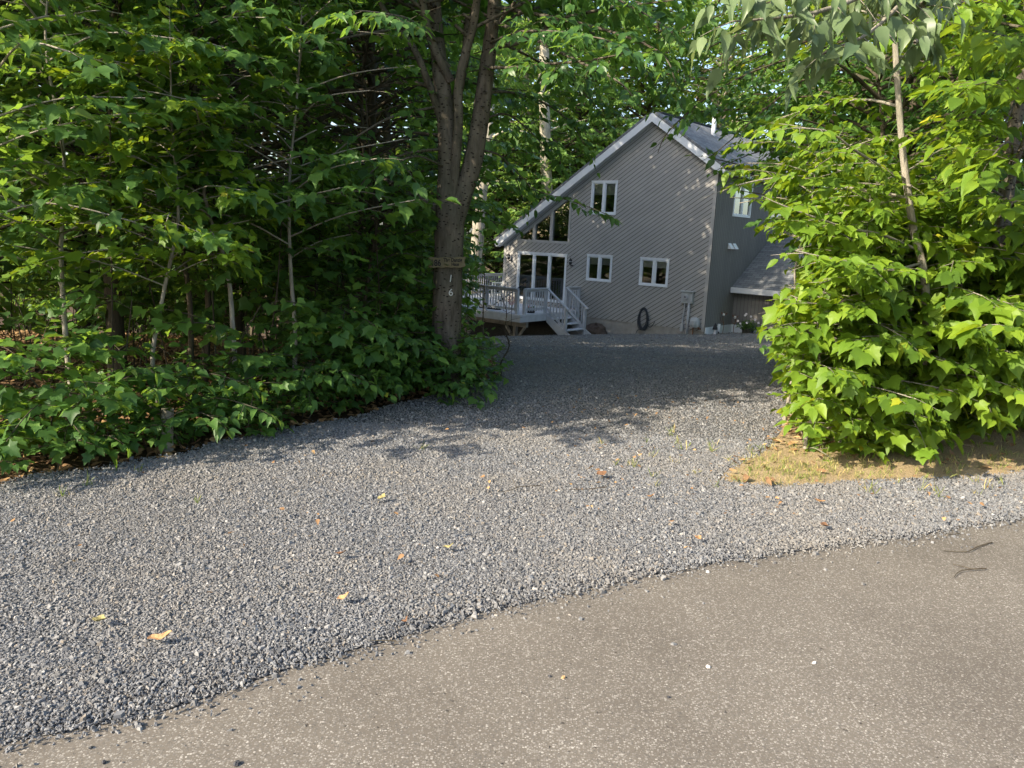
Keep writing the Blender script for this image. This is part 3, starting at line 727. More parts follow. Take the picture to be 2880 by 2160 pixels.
m = MB(); m.box(XL + 0.1, -0.1, 0.12, HD - 0.1, 1.0, 1.12); m.box(XL + 0.1, -0.1, 0.05, HD - 0.1, -1.5, -1.38); m.box(-3.95, -3.85, 0.1, HD, -1.4, 5); m.box(-6.4, -6.3, 0.1, HD, -1.4, 3.4)
m.poly([(x * 0.97 - 0.1, 3.2, max(z, -1.4) - 0.05) for x, z in GABLE])
m.poly([(XL, .02, ZE_L + .01), (XL, HD, ZE_L + .01), (XA, HD, ZA + .01), (XA, .02, ZA + .01)]); m.poly([(0, .02, ZE_R + .01), (0, HD, ZE_R + .01), (XA, HD, ZA + .01), (XA, .02, ZA + .01)]); m.build('interior', M['inside'], house, OFF)
m = MB(); m.box(XL + 0.02, -0.02, 0.012, HD - 0.02, -4.2, ZS); m.build('foundation', M['conc'], house, OFF)
m = MB(); m.box(0.02, 0.055, 0.0, 2.33, -2.1, -1.64); m.box(0.05, 2.15, 2.275, 2.31, -2.1, -1.64); m.build('skirt_board', M['white'], house, OFF)
# corner boards and rake trim
m = MB(); m.box(-0.13, 0.0, -0.030, -0.0145, ZS - .02, ZE_R - 0.02); m.build('corner_board', M['trimt'], house, OFF)
m = MB(); m.box(XL, XL + 0.13, -0.030, -0.0145, ZS - .02, ZE_L + 0.02); m.build('corner_board', M['trimt'], house, OFF)
# roof: two slabs with rake boards
TH = math.atan(SL)
def slab(name, p0, p1, y0, y1, thick, lift, mat, uvflip=False):
    p0, p1 = Vector((p0[0], 0, p0[1])), Vector((p1[0], 0, p1[1])); d = (p1 - p0).normalized(); n = Vector((-d.z, 0, d.x))
    if n.z < 0: n = -n
    a0, a1 = p0 + n * lift, p1 + n * lift; b0, b1 = a0 + n * thick, a1 + n * thick
    v = [(*[c for c in (q.x, y, q.z)],) for q in (a0, a1, b1, b0) for y in (y0, y1)]
    v = [(x, y, z - ZB) for x, y, z in v]
    f = [(0, 1, 3, 2), (4, 5, 7, 6), (0, 2, 4, 6), (1, 7, 5, 3), (2, 3, 5, 4), (0, 6, 7, 1)]
    me = bpy.data.meshes.new(name); me.from_pydata(v, [], f); me.materials.append(mat)
    uv = me.uv_layers.new(name='UVMap')
    for lp in me.loops:
        c = me.vertices[lp.vertex_index].co; uv.data[lp.index].uv = (c.y, (c - Vector((p0.x, 0, p0.z - ZB))).dot(d))
    me.update(); return link(name, me, house)
OH = 0.30
eL = (XL - 0.30, ZE_L - 0.30 * SL); eR = (0.32, ZE_R - 0.32 * SL); ap = (XA, ZA)
slab('roof', eL, ap, -OH, HD + OH, 0.10, 0.16, M['shingle']); slab('roof', eR, ap, -OH, HD + OH, 0.10, 0.16, M['shingle'])
def rake(p0, p1, w=0.27):
    m = MB(); t = 0.035
    dx, dz = p1[0] - p0[0], p1[1] - p0[1]; L = math.hypot(dx, dz); nx, nz = -dz / L, dx / L
    if nz < 0: nx, nz = -nx, -nz
    lo, hi = 0.17 - w + 0.0, 0.17
    a = (p0[0] + nx * lo, p0[1] + nz * lo); b = (p1[0] + nx * lo, p1[1] + nz * lo); c = (p1[0] + nx * hi, p1[1] + nz * hi); d = (p0[0] + nx * hi, p0[1] + nz * hi)
    y0, y1 = -OH + 0.005, -OH + 0.04
    c = (XA, c[1] + (XA - c[0]) * dz / dx); b = (XA, b[1] + (XA - b[0]) * dz / dx)
    for y in (y0, y1): m.poly([(p[0], y, p[1]) for p in (a, b, c, d)])
    m.poly([(a[0], y0, a[1]), (a[0], y1, a[1]), (d[0], y1, d[1]), (d[0], y0, d[1])])
    m.poly([(a[0], y1, a[1]), (b[0], y1, b[1]), (b[0], -0.02, b[1]), (a[0], -0.02, a[1])])      # soffit
    m.build('rake_board', M['white'], house, OFF)
rake(eL, ap); rake(eR, ap)
m = MB(); m.box(0.30, 0.335, -OH, HD + OH, eR[1] - 0.02, eR[1] + 0.17); m.box(0.0, 0.30, -OH + 0.05, HD, eR[1] - 0.0, eR[1] + 0.02); m.build('eave_board', M['white'], house, OFF)
m = MB(); m.box(eL[0] - 0.03, eL[0], -OH, HD + OH, eL[1] - 0.05, eL[1] + 0.17); m.build('eave_board', M['white'], house, OFF)
m = MB(); m.lathe([(0.09, 5.3), (0.09, 6.85), (0.10, 6.86), (0.10, 6.9)], (-2.0, 3.2, 0), 14); m.build('vent_pipe', M['white'], house, OFF, smooth=False)
m = MB(); m.box(-3.0, -2.7, 0.2, HD, ZA + 0.24, ZA + 0.30); m.build('ridge_cap', M['shingle'], house, OFF)

# windows
def frame_map(kind):
    return (lambda a, d, z: (a, -d, z)) if kind == 'front' else (lambda a, d, z: (d, a, z))
def mbox(mb, f, a0, a1, d0, d1, z0, z1):
    p, q = f(a0, d0, z0), f(a1, d1, z1); mb.box(p[0], q[0], p[1], q[1], z0, z1)
def window(kind, a0, a1, z0, z1, n=2, blind=0.36, door=False, label=None):
    f = frame_map(kind); c = 0.07; m = MB()
    mbox(m, f, a0, a0 + c, -0.06, 0.035, z0, z1); mbox(m, f, a1 - c, a1, -0.06, 0.035, z0, z1)
    mbox(m, f, a0 + c, a1 - c, -0.06, 0.034, z1 - c, z1); mbox(m, f, a0 + c, a1 - c, -0.06, 0.037, z0, z0 + c)
    w = (a1 - a0 - 2 * c) / n
    for i in range(1, n): mbox(m, f, a0 + c + w * i - 0.045, a0 + c + w * i + 0.045, -0.06, 0.033, z0 + c, z1 - c)
    mbox(m, f, a0 - 0.02, a1 + 0.02, 0.0, 0.045, z1, z1 + 0.025)
    fr = m.build('sliding_door' if door else 'window', M['vinyl'], house, OFF)
    if label: fr['label'] = label
    for i in range(n):
        x0 = a0 + c + w * i + (0.045 if i else 0); x1 = a0 + c + w * (i + 1) - (0.045 if i < n - 1 else 0)
        s = MB(); t = 0.045; za, zb = z0 + c, z1 - c
        mbox(s, f, x0, x0 + t, -0.05, 0.005, za, zb); mbox(s, f, x1 - t, x1, -0.05, 0.005, za, zb)
        mbox(s, f, x0 + t, x1 - t, -0.05, 0.004, zb - t, zb); mbox(s, f, x0 + t, x1 - t, -0.05, 0.004, za, za + t)
        s.build('sash', M['vinyl'], fr).location = (0, 0, -ZB)
        g = MB(); g.poly([f(x0 + t - .004, -0.025, za + t - .004), f(x1 - t + .004, -0.025, za + t - .004), f(x1 - t + .004, -0.025, zb - t + .004), f(x0 + t - .004, -0.025, zb - t + .004)])
        g.build('pane', M['glass'], fr).location = (0, 0, -ZB)
        if blind:
            b = MB(); hb = (zb - za) * blind
            k = max(3, int(hb / 0.05))
            for j in range(k):
                zz = zb - t - hb * j / k; p, q = f(x0 + t, -0.075, zz), f(x1 - t, -0.09, zz - hb / k)
                b.poly([f(x0 + t, -0.075, zz), f(x1 - t, -0.075, zz), f(x1 - t, -0.088, zz - hb / k), f(x0 + t, -0.088, zz - hb / k)])
            b.build('blind', M['blind'], fr).location = (0, 0, -ZB)
window('front', *WIN[0], label='upper casement pair under the gable'); window('front', *WIN[1], blind=0.3); window('front', *WIN[2], blind=0.26)
window('front', *DOOR, n=3, blind=0, door=True)
for w in SW: window('side', *w, blind=0.2)
# three-light trapezoid window over the sliding door
m = MB(); xs_ = [-9.52, -8.62, -7.66, -6.64]; g = 0.10
for i, x in enumerate(xs_):
    a, b = (x, x + g) if i == 0 else ((x - g, x) if i == 3 else (x - g * 0.8, x + g * 0.8))
    zt0, zt1 = trap_top(a), trap_top(b)
    for y in (-0.03, 0.10): m.poly([(a, y, 1.22), (b, y, 1.22), (b, y, zt1), (a, y, zt0)])
    for xx, zt in ((a, zt0), (b, zt1)): m.poly([(xx, -0.03, 1.22), (xx, 0.10, 1.22), (xx, 0.10, zt), (xx, -0.03, zt)])
m.box(-9.42, -6.74, -0.028, 0.10, 1.22, 1.33)
tw = m.build('trapezoid_window', M['trimt'], house, OFF)
m = MB(); s_ = (3.36 - 1.50) / 2.88
m.beam((-9.5, 0.033, trap_top(-9.5) - 0.07), (-6.66, 0.033, trap_top(-6.66) - 0.07), 0.13, 0.13); m.build('window_head', M['trimt'], tw).location = (0, 0, -ZB)
for i in range(3):
    a, b = xs_[i] + 0.06, xs_[i + 1] - 0.06
    m = MB(); m.poly([(a, 0.03, 1.30), (b, 0.03, 1.30), (b, 0.03, trap_top(b) - 0.08), (a, 0.03, trap_top(a) - 0.08)]); m.build('pane', M['glass'], tw).location = (0, 0, -ZB)

# low lean-to in the inner corner
m = MB(); zt = -0.32
upright_boards(m, 0.02, 2.15, lambda a, z: (a, 2.318, z), lambda a: zt, -1.64)
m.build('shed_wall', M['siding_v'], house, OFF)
m = MB(); m.poly([(0.0, 2.33, -2.1), (2.15, 2.33, -2.1), (2.15, 2.33, zt), (0, 2.33, zt)]); m.poly([(2.15, 2.33, -2.1), (2.15, 8, -2.1), (2.15, 8, 3), (2.15, 6.8, 2.5), (2.15, 2.33, zt)]); m.build('wall_backing', M['groove'], house, OFF)
v = [(0.02, 1.95, -0.14), (2.35, 1.95, -0.14), (2.35, 6.9, 2.80), (0.02, 6.9, 2.80)]
me = bpy.data.meshes.new('shed_roof'); vv = [(x, y, z - ZB) for x, y, z in v] + [(x, y, z - ZB - 0.10) for x, y, z in v]
me.from_pydata(vv, [], [(0, 1, 2, 3), (7, 6, 5, 4), (0, 4, 5, 1), (1, 5, 6, 2), (2, 6, 7, 3), (3, 7, 4, 0)]); me.materials.append(M['shingle'])
uvl = me.uv_layers.new(name='UVMap')
for lp in me.loops:
    c = me.vertices[lp.vertex_index].co; uvl.data[lp.index].uv = (c.x, math.hypot(c.y, c.z - 1.7))
me.update(); link('shed_roof', me, house)
m = MB(); m.box(0.02, 2.36, 1.915, 1.95, -0.34, -0.135); m.box(0.02, 2.3, 1.95, 2.30, -0.36, -0.34); m.build('shed_fascia', M['white'], house, OFF)
m = MB(); m.beam((2.37, 1.93, -0.25), (2.37, 6.9, 2.70), 0.035, 0.2); m.build('shed_rake_board', M['trimt'], house, OFF)
# dryer hoods on the side wall
for y in (1.32, 1.72):
    m = MB(); z = 1.36
    m.poly([(0.015, y, z), (0.015, y + 0.26, z), (0.015, y + 0.26, z + 0.22), (0.015, y, z + 0.22)])
    m.poly([(0.015, y, z + 0.22), (0.015, y + 0.26, z + 0.22), (0.16, y + 0.26, z + 0.02), (0.16, y, z + 0.02)])
    m.poly([(0.015, y, z), (0.015, y, z + 0.22), (0.16, y, z + 0.02), (0.16, y, z)]); m.poly([(0.015, y + 0.26, z), (0.015, y + 0.26, z + 0.22), (0.16, y + 0.26, z + 0.02), (0.16, y + 0.26, z)])
    m.poly([(0.16, y, z), (0.16, y + 0.26, z), (0.16, y + 0.26, z + 0.02), (0.16, y, z + 0.02)])
    m.build('vent_hood', M['white'], house, OFF)
# flood lamp under the side eave
m = MB(); m.lathe([(0.02, 0), (0.07, 0.02), (0.09, 0.12), (0.05, 0.16)], (0.12, 1.0, 3.62), 12); m.box(0.012, 0.06, 0.95, 1.05, 3.70, 3.80); m.build('flood_lamp', M['white'], house, OFF)

def hthing(name, label, cat, x, y, z, group=None):
    o = empty(name, hw(x, y, z), HROT); return tag(o, label, cat, group)
# wall lanterns beside the sliding door
def lantern(x, z, label):
    t = hthing('wall_lantern', label, 'lamp', x, -0.03, z - 0.2, 'wall lanterns beside the sliding door')
    m = MB(); m.lathe([(0.05, -0.02), (0.06, 0.0), (0.06, 0.02)], (0, 0, 0.06), 10); m.tube([(0, 0.02, 0.05), (0, -0.10, 0.02), (0, -0.14, 0.09)], 0.012, 6); m.build('bracket', M['dkmetal'], t)
    m = MB(); m.lathe([(0.03, 0.09), (0.055, 0.11), (0.075, 0.26), (0.08, 0.27), (0.05, 0.31), (0.02, 0.35), (0.012, 0.39)], (0, -0.14, 0), 8); m.build('lantern_body', M['dkmetal'], t)
    m = MB(); m.lathe([(0.05, 0.125), (0.072, 0.245)], (0, -0.14, 0), 8)
    m.v = [(a * 1.04, (b + 0.14) * 1.04 - 0.14, c) for a, b, c in m.v]; m.build('lantern_glass', M['grey'], t)
lantern(-9.92, 0.50, 'black lantern on the siding at the corner side of the sliding door')
lantern(-6.42, 0.47, 'black lantern between the sliding door and the lower window')
# electric meter
t = hthing('electric_meter', 'grey electric meter box with a round dial on the gable wall', 'meter', -0.78, -0.02, -1.9)
m = MB(); m.box(-0.24, 0.24, -0.15, 0.0, 1.12, 1.56); m.build('meter_box', M['grey'], t, bevel=0.012)
m = MB(); m.box(-0.27, 0.27, -0.19, 0.0, 1.561, 1.60); m.build('rain_cap', M['grey'], t)
m = MB()
for r, d in ((0.105, 0.16), (0.095, 0.20), (0.075, 0.235)):
    k = 20; ring = [(-0.03 + r * math.cos(2 * math.pi * i / k), -d, 1.37 + r * math.sin(2 * math.pi * i / k)) for i in range(k)]
    m.poly(ring)
    for i in range(k): a, b = ring[i], ring[(i + 1) % k]; m.poly([a, b, (b[0], -0.14, b[2]), (a[0], -0.14, a[2])])
m.build('dial', M['galv'], t)
m = MB(); m.box(-0.07, 0.01, -0.238, -0.236, 1.35, 1.39); m.build('dial_window', M['dkmetal'], t)
m = MB(); m.tube([(0.10, -0.10, 1.13), (0.10, -0.10, -0.35)], 0.05, 10); m.build('conduit', M['galv'], t, smooth=True)
m = MB(); m.tube([(-0.10, -0.08, 1.13), (-0.10, -0.08, 0.85), (-0.13, -0.08, 0.6), (-0.13, -0.08, 0.3)], 0.03, 8); m.box(-0.19, -0.07, -0.13, -0.02, 0.02, 0.3); m.build('ground_conduit', M['galv'], t)
# fuel gauge / filler on a stub
t = hthing('gas_regulator', 'pale grey gas regulator on a rusty pipe by the house corner', 'regulator', -0.35, -0.16, -1.95)
m = MB(); m.lathe([(0.05, 0.28), (0.16, 0.30), (0.19, 0.40), (0.185, 0.56), (0.15, 0.64), (0.05, 0.68)], (0, 0, 0), 14); m.box(-0.21, 0.21, -0.05, 0.05, 0.36, 0.44); m.build('regulator_body', M['grey'], t, smooth=False)
M['rust'] = paint('rusty pipe', (0.17, 0.085, 0.05), 0.8, 0.3, 20)
m = MB(); m.tube([(-0.05, 0, 0.30), (-0.05, 0, -0.2)], 0.025, 7); m.tube([(0.1, 0.0, 0.33), (0.22, 0.0, 0.25), (0.2, 0.14, 0.22)], 0.025, 7); m.build('pipe', M['rust'], t)
# coiled hose
M['hose'] = paint('dark hose rubber', (0.045, 0.052, 0.062), 0.5)
m = MB()
pts = []
for i in range(12 * 22):
    a = 2 * math.pi * i / 22; k = i // 22
    pts.append((0.20 * math.cos(a) * (1 + 0.15 * math.sin(k * 2.3)) + 0.06 * math.sin(k * 1.7) * (0.5 - 0.5 * math.sin(a)), -0.06 - 0.014 * (k % 5) - 0.02 * math.sin(a * 1.0 + k), 0.52 + (0.42 + 0.045 * math.sin(k * 2.9)) * math.sin(a)))
m.tube(pts, 0.016, 6)
m.tube(smooth_path([(0.2, -0.06, 0.3), (0.35, -0.08, 0.22), (0.48, -0.08, 0.36), (0.52, -0.04, 0.5)], 14), 0.014, 6); m.tube(smooth_path([(-0.1, -0.08, 0.12), (-0.22, -0.12, 0.02), (-0.25, -0.14, -0.1)], 8), 0.014, 6)
o = m.build('garden_hose', M['hose'], None, (0, 0, 0), smooth=True); o.location = hw(-2.66, -0.03, -2.1); o.rotation_euler = (0, 0, HROT)
tag(o, 'coiled dark garden hose hanging on the foundation below the windows', 'hose')

# ================================================================== DECK
DX0, DX1, DY0, ZD = -14.0, -5.88, -4.0, -1.56
deck = hthing('deck', 'grey wooden deck with balustrade and steps before the house', 'deck', DX1, DY0, -2.6)
DO = (DX1, DY0, -2.6)
m = MB(); n = 28
for i in range(n):
    y0 = DY0 + (0 - DY0) * i / n; m.box(DX0, DX1, y0, y0 + 4.0 / n - 0.008, ZD - 0.035, ZD)
for i in range(40):
    y0 = 0.0 + 7.0 * i / 40; m.box(DX0, XL - 0.02, y0, y0 + 7.0 / 40 - 0.008, ZD - 0.035, ZD - 0.001)
m.build('deck_boards', M['decks'], deck, DO)
m = MB(); m.box(DX0, DX1 + 0.02, DY0 - 0.04, DY0 - 0.002, ZD - 0.30, ZD - 0.037); m.box(DX1 - 0.018, DX1 + 0.02, DY0 - 0.0, -0.03, ZD - 0.30, ZD - 0.037); m.box(DX0 - 0.04, DX0 - 0.002, DY0, 7, ZD - 0.30, ZD - 0.037)
m.build('rim_joist', M['deckp'], deck, DO)
m = MB(); m.box(DX0 + 0.3, DX1 - 0.15, DY0 + 0.55, DY0 + 0.70, ZD - 0.55, ZD - 0.305)
m.build('beam', M['rawwood'], deck, DO)
m = MB(); m.box(DX0 + 0.3, DX1 - 0.4, -0.62, -0.58, -4.5, ZD - 0.31); m.build('underdeck_shade', M['groove'], deck, DO)  # dark panel added in place of the deep shade below the deck
for x in (DX1 - 0.75, DX1 - 3.4, DX0 + 0.6):
    m = MB(); m.box(x - 0.07, x + 0.07, DY0 + 0.55, DY0 + 0.69, -5.0, ZD - 0.552); m.build('support_post', M['rawwood'], deck, DO)
    for sgn in (-1, 1):
        m = MB(); m.beam((x + sgn * 0.06, DY0 + 0.62, ZD - 1.12), (x + sgn * 0.50, DY0 + 0.62, ZD - 0.56), 0.09, 0.09); m.build('brace', M['rawwood'], deck, DO)
def railing(p0, p1, posts, sp=0.14, zf=ZD, stuff=False, caps=True):
    """a straight balustrade between two deck points"""
    p0, p1 = Vector((*p0, 0)), Vector((*p1, 0)); L = (p1 - p0).length; d = (p1 - p0) / L
    m = MB(); m.beam(p0 + Vector((0, 0, zf + 1.0)), p1 + Vector((0, 0, zf + 1.0)), 0.15, 0.045)
    rl = m.build('railing', M['deckp'], deck, DO)
    def kid(mb, nm):
        o = mb.build(nm, M['deckp'], rl, DO); return o
    m = MB(); m.beam(p0 + Vector((0, 0, zf + 0.925)), p1 + Vector((0, 0, zf + 0.925)), 0.04, 0.09); kid(m, 'top_rail')
    m = MB(); m.beam(p0 + Vector((0, 0, zf + 0.19)), p1 + Vector((0, 0, zf + 0.19)), 0.04, 0.09); kid(m, 'bottom_rail')
    for t in posts:
        c = p0 + d * (L * t); m = MB(); m.box(c.x - 0.055, c.x + 0.055, c.y - 0.055, c.y + 0.055, zf + 0.0, zf + 0.976); kid(m, 'post')
    n = int(L / sp); allb = MB()
    for i in range(1, n):
        t = i / n
        if any(abs(t - q) * L < 0.07 for q in posts): continue
        c = p0 + d * (L * t) + Vector((d.y, -d.x, 0)) * 0.035
        m = allb if stuff else MB()
        m.box(c.x - 0.019, c.x + 0.019, c.y - 0.019, c.y + 0.019, zf + 0.11, zf + 0.9)
        if not stuff: kid(m, 'baluster')
    if stuff: o = kid(allb, 'baluster_row'); o['kind'] = 'stuff'
    return rl
railing((-6.15, DY0 + 0.08), (-9.9, DY0 + 0.08), (0.0, 0.45, 1.0))
railing((-9.9, DY0 + 0.08), (DX0 + 0.1, DY0 + 0.08), (0.55, 1.0), 0.16)
railing((DX1 - 0.07, DY0 + 0.3), (DX1 - 0.07, -2.35), (0.0, 1.0), 0.14)
railing((DX1 - 0.07, -0.95), (DX1 - 0.07, -0.08), (0.0, 1.0), 0.14)
railing((DX0 + 0.08, DY0 + 0.2), (DX0 + 0.08, 6.9), (0.25, 0.5, 0.75, 1.0), 0.16, stuff=True)
# steps down towards the drive
ST = 4; run, drop = 0.31, 0.205
for i in range(1, ST):
    x0 = DX1 + 0.03 + run * (i - 1); z = ZD - drop * i
    m = MB(); m.box(x0, x0 + run + 0.02, -2.30, -1.0, z - 0.04, z); m.build('step', M['decks'], deck, DO)
for y in (-2.36, -0.99):
    m = MB(); x1 = DX1 + run * ST
    for yy in (y, y + 0.045): m.poly([(DX1 + 0.022, yy, ZD - 0.05), (DX1 + 0.022, yy, ZD - 0.36), (x1 - 0.25, yy, ZD - drop * ST - 0.25), (x1 + 0.1, yy, ZD - drop * ST - 0.25), (x1 + 0.1, yy, ZD - drop * ST - 0.0)])
    m.poly([(DX1 + 0.022, y, ZD - 0.05), (x1 + 0.1, y, ZD - drop * ST), (x1 + 0.1, y + 0.045, ZD - drop * ST), (DX1 + 0.022, y + 0.045, ZD - 0.05)])
    m.poly([(x1 + 0.1, y, ZD - drop * ST), (x1 + 0.1, y + 0.045, ZD - drop * ST), (x1 + 0.1, y + 0.045, ZD - drop * ST - .25), (x1 + 0.1, y, ZD - drop * ST - .25)])
    m.build('stringer', M['deckp'], deck, DO)
for y in (-2.30, -0.98):
    xb = DX1 + 0.95; zr0, zr1 = ZD + 1.0, ZD + 0.28
    m = MB(); m.beam((DX1 - 0.05, y, zr0), (xb + 0.12, y, zr1 - 0.06), 0.13, 0.045)
    rl = m.build('stair_railing', M['deckp'], deck, DO)
    m = MB(); m.beam((DX1, y, ZD + 0.17), (xb, y, ZD - 0.57), 0.04, 0.09); m.build('bottom_rail', M['deckp'], rl, DO)
    m = MB(); m.box(xb - 0.055, xb + 0.055, y - 0.055, y + 0.055, -2.65, zr1 - 0.04); m.build('post', M['deckp'], rl, DO)
    for i in range(1, 6):
        x = DX1 + (xb - DX1) * i / 6; k = i / 6
        m = MB(); m.box(x - 0.019, x + 0.019, y - 0.019, y + 0.019, ZD + 0.17 - 0.74 * k, zr0 - 0.72 * k - 0.03); m.build('baluster', M['deckp'], rl, DO)
# child meshes of a part were written in deck coordinates: railings are parts at the deck's origin, so nothing more to shift

# things on the deck ---------------------------------------------------------
M['chairp'] = paint('pale plastic', (0.50, 0.54, 0.55), 0.5, 0.05)
t = hthing('deck_chair', 'pale slatted patio chair standing by the far balustrade', 'chair', -12.6, 2.2, ZD)
m = MB(); m.box(-0.27, 0.27, -0.25, 0.25, 0.40, 0.43); m.build('seat', M['chairp'], t, bevel=0.008)
m = MB()
for i in range(6):
    z = 0.48 + i * 0.095; m.box(-0.25 + 0.01 * i, 0.25 - 0.01 * i, -0.26 - 0.03 * i, -0.235 - 0.03 * i, z, z + 0.075)
m.beam((-0.27, -0.24, 0.42), (-0.23, -0.43, 1.06), 0.04, 0.03); m.beam((0.27, -0.24, 0.42), (0.23, -0.43, 1.06), 0.04, 0.03); m.beam((-0.25, -0.43, 1.05), (0.25, -0.43, 1.05), 0.04, 0.04)
m.build('backrest', M['chairp'], t)
t.rotation_euler = (0, 0, HROT + 2.6)
for sx in (-0.24, 0.24):
    for sy in (-0.22, 0.22):
        m = MB(); m.box(sx - 0.02, sx + 0.02, sy - 0.02, sy + 0.02, 0, 0.4); m.build('leg', M['chairp'], t)
    m = MB(); m.box(sx - 0.03, sx + 0.03, -0.25, 0.24, 0.62, 0.65); m.box(sx - 0.02, sx + 0.02, 0.19, 0.23, 0.43, 0.62); m.build('armrest', M['chairp'], t)
# leaning umbrella pole with its flat base
t = hthing('umbrella_stand', 'black umbrella pole leaning over its flat base on the deck', 'umbrella stand', -7.7, -3.3, ZD)
m = MB(); m.box(-0.95, 0.1, -0.12, 0.12, 0.0, 0.045); m.box(-0.5, -0.4, -0.5, 0.5, 0.046, 0.08); m.build('base', M['dkmetal'], t)
m = MB(); m.tube([(-0.45, 0, 0.05), (1.25, 0.35, 1.25)], 0.026, 8); m.build('pole', M['dkmetal'], t)
# flower pot on the deck edge
def flower_pot(name, label, x, y, z, pr, ph, lh, pot, flowers, nleaf, fcol, group=None):
    t = hthing(name, label, 'potted plant', x, y, z, group)
    m = MB(); m.lathe([(pr * 0.72, 0), (pr * 0.95, ph * 0.8), (pr * 1.05, ph * 0.82), (pr * 1.05, ph), (pr * 0.9, ph), (pr * 0.85, ph * 0.86)], (0, 0, 0), 18); m.build('pot', pot, t)
    n = nleaf; a = rng.uniform(0, 6.283, n); el = rng.uniform(0.1, 1.4, n); rr = rng.uniform(0.35, 1.0, n) * lh
    B = np.stack([np.cos(a) * np.cos(el) * rr, np.sin(a) * np.cos(el) * rr, ph * 0.85 + np.sin(el) * rr * 0.8], 1)
    D = nrm(np.stack([np.cos(a), np.sin(a), rng.normal(0.2, 0.6, n)], 1)); N = np.stack([rng.normal(0, .6, n), rng.normal(0, .6, n), np.ones(n)], 1)
    link('foliage', leaf_mesh('foliage', B, D, N, rng.uniform(0.05, 0.1, n), T_OVATE_S, M['beech_leaf'], (0, 0, 0)), t)
    for p in flowers:
        m = MB()
        for k in range(6):
            c, s = math.cos(k * math.pi / 3), math.sin(k * math.pi / 3); r = 0.042
            m.poly([(p[0], p[1] - 0.01, p[2]), (p[0] + r * math.cos(k * 1.047 - .5), p[1], p[2] + r * math.sin(k * 1.047 - .5)), (p[0] + r * 1.25 * c, p[1] + 0.008, p[2] + r * 1.25 * s), (p[0] + r * math.cos(k * 1.047 + .5), p[1], p[2] + r * math.sin(k * 1.047 + .5))])
        m.build('flower', fcol, t)
    return t
M['pink'] = paint('pink petals', (0.62, 0.30, 0.28), 0.7); M['petal'] = paint('white petals', (0.8, 0.74, 0.76), 0.7)
M['pot'] = paint('dark pot', (0.05, 0.05, 0.055), 0.6); M['wicker'] = paint('dark woven basket', (0.075, 0.07, 0.062), 0.8, 0.3, 30, bmp=0.6)
flower_pot('flower_pot', 'dark bowl of small pink flowers on the deck edge beside the steps', -6.25, -2.9, ZD, 0.2, 0.16, 0.13, M['pot'], [(-0.05, -0.12, 0.25), (0.06, -0.14, 0.22), (0.0, -0.1, 0.31)], 60, M['pink'])
# metal flower stake standing in front of the deck
t = hthing('flower_stake', 'tall garden stake topped with a pinkish metal flower before the deck', 'garden ornament', -6.05, -4.35, -2.6)
m = MB(); m.tube([(0, 0, -0.1), (0.01, 0, 0.8), (0, 0, 1.60)], 0.009, 6); m.build('stem', M['dkmetal'], t)
m = MB()
for k in range(14):
    a = k * 2 * math.pi / 14; r = 0.21
    m.poly([(0.03 * math.cos(a - .2), -0.02, 1.62 + 0.03 * math.sin(a - .2)), (0.8 * r * math.cos(a - .15), -0.05, 1.62 + .8 * r * math.sin(a - .15)), (r * math.cos(a), -0.03, 1.62 + r * math.sin(a)), (0.8 * r * math.cos(a + .12), -0.04, 1.62 + .8 * r * math.sin(a + .12))])
m.build('petals', M['pink'], t)
# planter with feathery greens by the far balustrade
t = hthing('planter', 'planter of feathery light green plants by the far balustrade', 'planter', -12.4, 4.1, ZD)
m = MB(); m.box(-0.3, 0.3, -0.6, 0.6, 0, 0.4); m.build('trough', M['rawwood'], t, bevel=0.01)
n = 900; B = np.stack([rng.uniform(-.3, .3, n), rng.uniform(-.6, .6, n), 0.4 + rng.uniform(0, 0.4, n)], 1); D = np.stack([rng.normal(0, .4, n), rng.normal(0, .4, n), np.ones(n)], 1)
link('foliage', leaf_mesh('foliage', B, D, np.stack([rng.normal(0, 1, n), rng.normal(0, 1, n), rng.normal(0, .3, n)], 1), rng.uniform(0.08, 0.2, n), T_OVATE_S, M['far_leaf'], (0, 0, 0)), t)
# a boulder at the foundation and two by the deck
def boulder(label, x, y, z, sx, sy, sz, mat, seed):
    r = random.Random(seed); m = MB(); K, J = 14, 8
    for j in range(J + 1):
        th = math.pi * j / J
        for i in range(K):
            ph = 2 * math.pi * i / K; q = 1 + 0.16 * math.sin(3 * ph + seed) * math.sin(th) + 0.12 * math.sin(2.3 * ph + 4 * th + seed * 2) + r.uniform(-.05, .05)
            m.v.append((sx * q * math.sin(th) * math.cos(ph), sy * q * math.sin(th) * math.sin(ph), sz * q * math.cos(th)))
    for j in range(J):
        for i in range(K): m.f.append((j * K + i, (j + 1) * K + i, (j + 1) * K + (i + 1) % K, j * K + (i + 1) % K))
    o = m.build('boulder', mat, None); o.location = hw(x, y, z); o.rotation_euler = (0, 0, HROT); return tag(o, label, 'boulder')
M['rockd'] = paint('dark brown rock', (0.085, 0.062, 0.05), 0.85, 0.35, 5, bmp=0.5); M['rockl'] = paint('pale rock', (0.36, 0.34, 0.31), 0.85, 0.2, 5, bmp=0.5)
boulder('dark brown boulder lying against the house foundation beside the steps', -4.62, -0.55, -2.42, 0.62, 0.42, 0.46, M['rockd'], 3)
boulder('pale flat rock at the edge of the gravel under the deck', -7.55, -4.6, -2.83, 0.62, 0.4, 0.30, M['rockl'], 5)
boulder('small pale rock lying below the deck rim joist', -5.45, -3.6, -2.60, 0.16, 0.14, 0.12, M['rockl'], 8)

